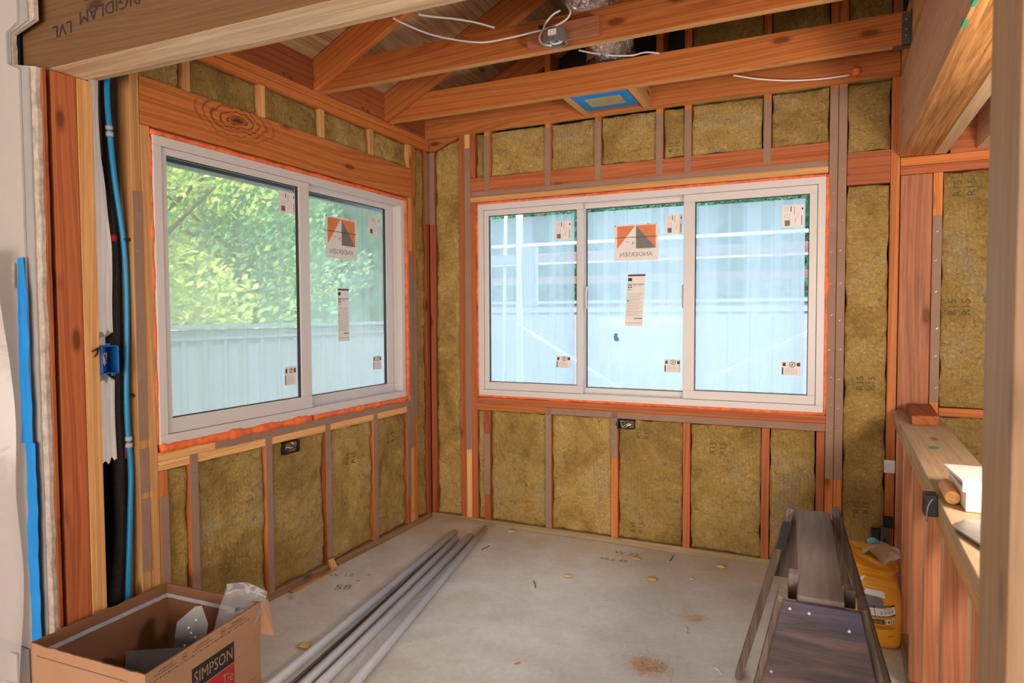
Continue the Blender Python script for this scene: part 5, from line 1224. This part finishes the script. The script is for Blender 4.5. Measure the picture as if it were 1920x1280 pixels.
# ------------------------------------------------------------------ plastic sheet, tape at the left edge
mb = MB()
def sheet(a, b):
    z = 0.0+2.2*b; x = -1.2+1.100*a+0.012*noise.noise((z*4, 0, 3))*a
    f = 0.016*sin(a*34+z*2.2*sin(a*4))+0.012*noise.noise((a*9, z*1.5, 0))+0.010*sin((a*22-z*3))
    cut = 0.012*max(0, z-1.45)
    return (x-cut*2, -2.430+f*1.15-0.008*sin(z*9+a*20), z)
mb.grid(lambda a, b: sheet(a, b*0.70), 120, 90)
tag(mb.build('plastic_sheeting', 'poly', smooth=True), 'translucent white plastic sheet hanging at the left edge of the picture', 'plastic sheet')
def tp(pts, label):
    mb = MB(); n = 40
    def fn(a, b):
        z = pts[0][1]+(pts[-1][1]-pts[0][1])*b
        i = min(int(b*(len(pts)-1)), len(pts)-2); t = b*(len(pts)-1)-i
        xl = pts[i][0]*(1-t)+pts[i+1][0]*t; w_ = pts[i][2]*(1-t)+pts[i+1][2]*t
        return (xl+w_*a+0.003*noise.noise((z*15, 0, 2)), -2.3825+0.003*noise.noise((a*4, z*14, 6))-0.0015*a, z)
    mb.grid(fn, 8, n); mb.grid(lambda a, b: (fn(a, b)[0], fn(a, b)[1]+0.0012, fn(a, b)[2]), 8, n, flip=True)
    tag(mb.build('masking_tape_strip', 'blue_tape', smooth=True), label, 'tape', 'blue tape strips at the left edge')
tp([(-0.112, 0.905, .064), (-0.107, 1.0, .062), (-0.112, 1.2, .060), (-0.108, 1.32, .058), (-0.106, 1.45, .054), (-0.100, 1.52, .036)], 'upper strip of blue masking tape holding the plastic sheet')
tp([(-0.090, 0.17, .056), (-0.090, 0.35, .055), (-0.098, 0.6, .062), (-0.090, 0.8, .058), (-0.088, 0.91, .052)], 'lower strip of blue masking tape holding the plastic sheet')
mb = MB(); mb.prism([(-0.130, -2.386, 1.42), (-0.118, -2.386, 1.42), (-0.114, -2.386, 1.50), (-0.124, -2.386, 1.505)], (0, 0.001, 0)); tag(mb.build('torn_paint_flake', 'mud'), 'torn paper flake at the top of the upper blue tape strip', 'paper scrap')
mb = MB(); mb.box(-1.2, -0.115, -2.42, -2.377, 0.0, 0.20); mb.box(-1.2, -0.125, -2.425, -2.377, 0.0, 0.10); struct(mb.build('baseboard_left', 'white', bevel=0.004))

# ------------------------------------------------------------------ debris and markings on the floor
mb = MB(); mb.beam((0.022, -1.30, 0.0065), (0.018, -0.98, 0.0065), 0.022, 0.011)
tag(mb.build('wood_lath', 'paleY'), 'thin wood strip lying on the floor along the left bottom plate', 'wood strip')
mb = MB(); mb.hexa([(0.002, -1.012, .039), (0.022, -1.012, .002), (0.022, -0.975, .002), (0.002, -0.975, .039), (0.0045, -1.012, .062), (0.030, -1.012, .022), (0.030, -0.975, .022), (0.0045, -0.975, .062)])
tag(mb.build('wood_scrap', 'paleZ'), 'small wood chip wedged at the foot of a short stud under the left window', 'wood scrap')
def ftext(s_, c, sz, ang, wide=1.0):
    mb = MB(); vs, fs = text_geo(s_); ca, sa = cos(ang), sin(ang)
    mb.add([(c[0]+(x*ca-y*sa)*sz*wide, c[1]+(x*sa+y*ca)*sz, 0.0007) for x, y in vs], fs); mb.build('pencil_marking', 'ink_grey', fl)
ftext('58', (0.202, -1.141, 0.000), 0.085, 0.5); ftext('x', (0.217, -1.041, 0.000), 0.05, 0.5); ftext('W 12', (0.094, -1.021, 0.000), 0.055, 0.45); ftext('+', (0.223, -0.962, 0.000), 0.06, 0.5)
ftext('W 22', (1.336, -0.124, 0.000), 0.06, 0.0); ftext('60 x 48', (1.295, -0.241, 0.000), 0.05, 0.05)
for i, (p, s_, lab) in enumerate((((1.407, -0.190, 0.000), .016, 'yellow insulation tuft on the floor under the electrical box of the back wall'), ((1.151, -0.564, 0.000), .014, 'yellow insulation tuft alone near the middle of the floor'),
        ((1.839, -0.119, 0.000), .018, 'yellow insulation tuft nearest the sawhorse'), ((1.728, -0.340, 0.000), .010, 'tiny yellow tuft right of centre on the floor'), ((0.591, -0.052, -0.000), .014, 'yellow insulation tuft near the far ends of the conduits'),
        ((1.549, -0.436, 0.000), .018, 'flat stringy yellow tuft on the floor'), ((0.447, -1.674, 0.000), .020, 'yellow tuft beside the leftmost conduit'), ((0.063, -1.339, 0.000), .010, 'tiny yellow tuft beside the thin wood strip'))):
    mb = MB(); c = Vector(p)
    mb.grid(lambda a, b: tuple(c+Vector((sin(pi*b)*cos(2*pi*a)*s_*1.5, sin(pi*b)*sin(2*pi*a)*s_, s_*0.42+cos(pi*b)*s_*.42))*(1)+Vector((1, 1, 0.3))*s_*.35*noise.noise((a*5, b*5, i))), 14, 8, flip=True)
    mb.v = [(x, y, max(z, 0.0008)) for x, y, z in mb.v]
    tag(mb.build('insulation_tuft', 'tuft', smooth=True), lab, 'insulation tuft', 'insulation tufts on the floor')
for p, q, lab, mt in (((1.020, -0.689, 0.002), (1.060, -0.763, 0.002), 'short dark nail on the middle of the floor', 'dark_steel'), ((1.574, -0.041, 0.002), (1.576, -0.136, 0.002), 'dark nail near the back bottom plate', 'dark_steel'),
                  ((0.576, -0.400, 0.002), (0.585, -0.320, 0.002), 'thin dark twig beside the rightmost conduit', 'dark_steel'), ((1.959, -1.161, 0.003), (1.985, -1.195, 0.003), 'white splinter on the floor left of the sawhorse', 'cable'),
                  ((1.265, -1.445, 0.003), (1.279, -1.426, 0.003), 'reddish wood splinter on the near floor', 'redX'), ((1.802, -0.871, 0.003), (1.812, -0.924, 0.003), 'pale wood chip below the small sawdust pile', 'paleY')):
    mb = MB(); p, q = Vector(p), Vector(q); m_ = (p+q)/2+Vector((.004, 0, .001)); mb.tube([p, m_, q], 0.0022, 6); tag(mb.build('floor_scrap', mt), lab, 'scrap')
random.seed(11)
mb = MB()
def chips(cx, cy, sx, sy, n, s0, s1, hgt=0.0):
    for k in range(n):
        x, y = random.gauss(cx, sx), random.gauss(cy, sy); s_ = random.uniform(s0, s1); a = random.uniform(0, pi)
        e = max(0, 1-((x-cx)/sx/2)**2-((y-cy)/sy/2)**2)*hgt
        if not (0.06 < x < 2.58 and -2.1 < y < -0.03): continue
        u, v = Vector((cos(a), sin(a), random.uniform(-.3, .3)))*s_, Vector((-sin(a), cos(a), random.uniform(-.3, .3)))*s_*.4
        c = Vector((x, y, 0.0012+s_*.25+e*random.random())); w_ = Vector((0, 0, s_*.18))
        mb.prism([tuple(c-u-v), tuple(c+u-v), tuple(c+u+v), tuple(c-u+v)], tuple(w_))
p = (1.725, -1.254, -0.000); chips(p[0], p[1], .045, .035, 520, .0015, .0045, .012)
p = (1.725, -1.177, 0.000); chips(p[0], p[1], .07, .06, 220, .001, .003, .003)
p = (1.827, -0.771, 0.000); chips(p[0], p[1], .028, .022, 260, .0012, .0035, .006)
p = (2.101, -1.082, 0.000); chips(p[0], p[1], .06, .10, 130, .001, .0028, .002)
p = (2.594, -0.814, 0.000); chips(p[0], p[1], .03, .10, 150, .001, .003, .002)
chips(1.6, -0.9, .5, .40, 170, .001, .003)
tag(mb.build('sawdust', 'sawdust'), 'sawdust piles and wood crumbs scattered over the concrete floor', 'sawdust', kind='stuff')

# ------------------------------------------------------------------ outside
GZ = -0.35
mb = MB(); mb.box(-14, 14, 0.2, 14, GZ-.1, GZ); mb.box(-14, -0.2, -8, 0.2, GZ-.1, GZ); struct(mb.build('ground_outside', 'ground'))
mb = MB(); mb.box(-0.72, -0.68, -2.34, 0.62, 2.085, 2.26); mb.box(-0.72, 3.0, 0.60, 0.62, 2.6, 2.62); mb.box(-0.68, -0.165, -2.34, 0.6, 2.20, 2.215); struct(mb.build('trim_5', 'fence'))
def fence(name, a, b, ztop, label, batten=0.235):
    a, b = Vector(a), Vector(b); d = (b-a).normalized(); L = (b-a).length; nr = Vector((0, 0, 1)).cross(d)
    root = empty(name, ((a+b)/2)+Vector((0, 0, GZ))); tag(root, label, 'fence', 'fences around the yard')
    mb = MB(); mb.beam(a+Vector((0, 0, (GZ+ztop)/2)), b+Vector((0, 0, (GZ+ztop)/2)), 0.02, ztop-GZ); mb.build('board_panel', 'fence', root)
    mb = MB(); mb.beam(a+Vector((0, 0, ztop+.03)), b+Vector((0, 0, ztop+.03)), 0.12, 0.035); mb.beam(a+Vector((0, 0, ztop-.05))-nr*0*.03, b+Vector((0, 0, ztop-.05)), 0.06, 0.09); mb.build('cap_rail', 'fence', root)
    mb = MB(); n = int(L/batten)
    for i in range(n):
        for s_ in (1, -1):
            p = a+d*(i+.5)*batten+nr*0.018*s_; mb.beam(p+Vector((0, 0, GZ+.01)), p+Vector((0, 0, ztop-.1)), 0.04, 0.016, up=nr)
    mb.build('battens', 'fence', root)
fence('board_fence', (-3.0, -4.5, 0), (-3.0, 4.1, 0), 1.19, 'grey board fence outside the left window')
fence('board_fence', (-3.0, 4.15, 0), (7.5, 4.15, 0), 1.44, 'grey board fence outside the back window')
def tree(cx, cy, h, r, mat, label, seed, n=15000, z0=0.7, ls=0.048):
    random.seed(seed); root = empty('tree', (cx, cy, GZ)); tag(root, label, 'tree', 'trees beyond the fences')
    mb = MB(); mb.tube([(cx, cy, GZ+.01), (cx+.05, cy, h*0.45), (cx-.05, cy+.05, h*0.85)], 0.10, 8, rf=lambda t: 1-.6*t)
    for k in range(5):
        a = random.uniform(0, 2*pi); mb.tube([(cx, cy, h*(.3+.08*k)), (cx+r*.4*cos(a), cy+r*.4*sin(a), h*(.45+.08*k)), (cx+r*.7*cos(a), cy+r*.7*sin(a), h*(.55+.08*k))], 0.035, 6, rf=lambda t: 1-.7*t)
    mb.build('trunk', 'bark', root, smooth=True)
    cl = [(random.gauss(0, r*.5), random.gauss(0, r*.4), z0+(h-z0)*random.random(), random.uniform(.22, .45)*r) for _ in range(60)]
    mb = MB()
    for k in range(n):
        c = random.choice(cl); v = Vector((random.gauss(0, 1), random.gauss(0, 1), random.gauss(0, 1))).normalized()*c[3]*random.uniform(.6, 1)
        p = Vector((cx+c[0], cy+c[1], c[2]))+v
        nx = Vector((random.gauss(0, 1), random.gauss(0, 1), random.gauss(0, 1))).normalized(); u = nx.orthogonal().normalized(); w_ = nx.cross(u); s_ = ls*random.uniform(.6, 1.3)
        mb.add([tuple(p-u*s_), tuple(p-w_*s_*.5), tuple(p+u*s_), tuple(p+w_*s_*.5)], [(0, 1, 2, 3)])
    mb.build('crown', mat, root)
tree(-4.6, -0.8, 3.6, 1.3, 'leaf_y', 'yellow-green tree seen through the left pane of the left window', 1)
tree(-4.9, 1.4, 3.9, 1.5, 'leaf_y', 'yellow-green bushy tree behind the middle of the left fence', 2)
tree(-5.4, 3.4, 3.6, 1.5, 'leaf_g', 'green tree seen through the right pane of the left window', 3)
tree(-6.6, 0.3, 5.0, 1.9, 'leaf_g', 'tall green tree standing behind the yellow-green ones', 6)
tree(-7.0, 4.2, 4.8, 2.0, 'leaf_y', 'tall pale tree furthest left beyond the corner of the fences', 7)
tree(-2.4, 6.9, 4.4, 1.8, 'leaf_d', 'dark tree beyond the back fence, left one in the back window', 4)
tree(0.0, 6.9, 4.6, 1.8, 'leaf_d', 'dark tree beyond the back fence, seen through the left pane of the back window', 8)
tree(2.3, 6.9, 4.5, 1.8, 'leaf_d', 'dark tree beyond the back fence, seen through the right pane of the back window', 5)
tree(4.6, 6.9, 4.6, 1.8, 'leaf_g', 'green tree beyond the right end of the back fence', 9)
def hedge(x0, y0, x1, y1, h, label, seed, mat):
    mb = MB(); L = sqrt((x1-x0)**2+(y1-y0)**2); d = Vector(((x1-x0)/L, (y1-y0)/L, 0)); nr = Vector((-d.y, d.x, 0))
    for s_ in (1, -1):
        mb.grid(lambda a, b: tuple(Vector((x0, y0, GZ))+d*a*L+Vector((0, 0, (h-GZ)*b))+nr*s_*(0.6*(1-b**4)+0.35*noise.noise((a*L*1.2, b*4, seed))+0.2*noise.noise((a*L*4, b*14, seed)))), int(L*9), 50, flip=s_ > 0)
    random.seed(seed)
    for k in range(9000):
        a, b = random.random(), random.random()**0.8; s_ = random.choice((1, -1))
        p = Vector((x0, y0, GZ))+d*a*L+Vector((0, 0, (h-GZ)*b))+nr*s_*(0.62*(1-b**4)+0.35*noise.noise((a*L*1.2, b*4, seed))+0.2*noise.noise((a*L*4, b*14, seed)))
        nx = Vector((random.gauss(0, 1), random.gauss(0, 1), random.gauss(0, 1))).normalized(); u = nx.orthogonal().normalized(); w_ = nx.cross(u); q = random.uniform(.05, .11)
        mb.add([tuple(p-u*q), tuple(p-w_*q*.5), tuple(p+u*q), tuple(p+w_*q*.5)], [(0, 1, 2, 3)])
    tag(mb.build('hedge', mat), label, 'hedge')
hedge(-10.0, 10.8, 11.0, 10.8, 5.4, 'tall dark hedge closing the view behind the trees outside the back window', 3, 'leaf_d')
hedge(-10.6, -4.0, -10.6, 12.0, 6.4, 'tall green hedge closing the view behind the trees outside the left window', 5, 'leaf_g')
# scaffold and patio frame outside the back window
sc = empty('scaffold', (-0.18, 1.8, GZ)); tag(sc, 'pale metal scaffold pole with diagonal braces outside the back window', 'scaffold')
for p, q, nm in (((-0.18, 1.8, GZ), (-0.18, 1.8, 2.6), 'pole'), ((-0.40, 1.85, GZ), (-0.33, 1.85, 2.6), 'pole')):
    mb = MB(); mb.tube([p, q], 0.030 if nm == 'pole' and p[0] > -.2 else 0.014, 12, smooth=1); mb.build(nm, 'alu', sc, smooth=True)
for p, q in (((-0.20, 1.76, 1.24), (0.80, 1.76, 0.67)), ((1.20, 1.76, 0.65), (2.75, 1.76, 1.47))):
    mb = MB(); mb.tube([p, q], 0.016, 10, smooth=1); mb.build('diagonal_brace', 'alu', sc, smooth=True)
mb = MB(); mb.box(-0.50, -0.14, 1.80, 1.88, 1.78, 1.86); mb.box(-0.14, -0.02, 1.79, 1.85, 1.40, 1.92); mb.build('bracket_plate', 'white', sc)
mb = MB(); mb.tube([(2.75, 1.8, GZ), (2.75, 1.8, 2.6)], 0.03, 12, smooth=1); mb.build('pole', 'alu', sc, smooth=True)
for z, t, y, mt, lab in ((1.97, .018, 2.0, 'alu', 'thin bright horizontal rail outside the back window, topmost of three'), (1.86, .075, 2.1, 'lumber_out', 'pinkish horizontal lumber beam outside the back window'),
                     (1.66, .05, 2.25, 'lumber_out', 'lower pinkish horizontal lumber beam outside the back window')):
    mb = MB(); mb.box(-1.0, 3.4, y, y+.04, z-t, z+t*.4); mb.box(-0.97, -0.92, y+.04, y+.08, GZ, z); mb.box(3.3, 3.35, y+.04, y+.08, GZ, z)
    tag(mb.build('horizontal_rail', mt), lab, 'rail')
mb = MB(); mb.box(0.38, 1.16, 2.4, 2.43, 0.86, 1.29); mb.box(0.42, 0.46, 2.43, 2.47, GZ, 1.2); mb.box(1.08, 1.12, 2.43, 2.47, GZ, 1.2)  # added panel: a sunlit patch in the yard made as a white shape
tag(mb.build('white_block_sun_patch', 'white_block_sun_patch'), 'added white panel standing for a sunlit patch in the yard outside the middle pane', 'panel')
mb = MB()
random.seed(3); mb.grid(lambda a, b: (-2.85+1.6*a, 1.0+3.0*b, GZ+.01+0.75*sin(pi*min(1, max(0, a)))*sin(pi*b)*(1+.3*noise.noise((a*4, b*4, 0)))), 24, 24)  # mound added to stand for the sunlit ground
tag(mb.build('sunlit_ground_mound', 'ground', smooth=True), 'sunlit ground as an added mound low in the right pane of the left window', 'heap', kind='stuff')
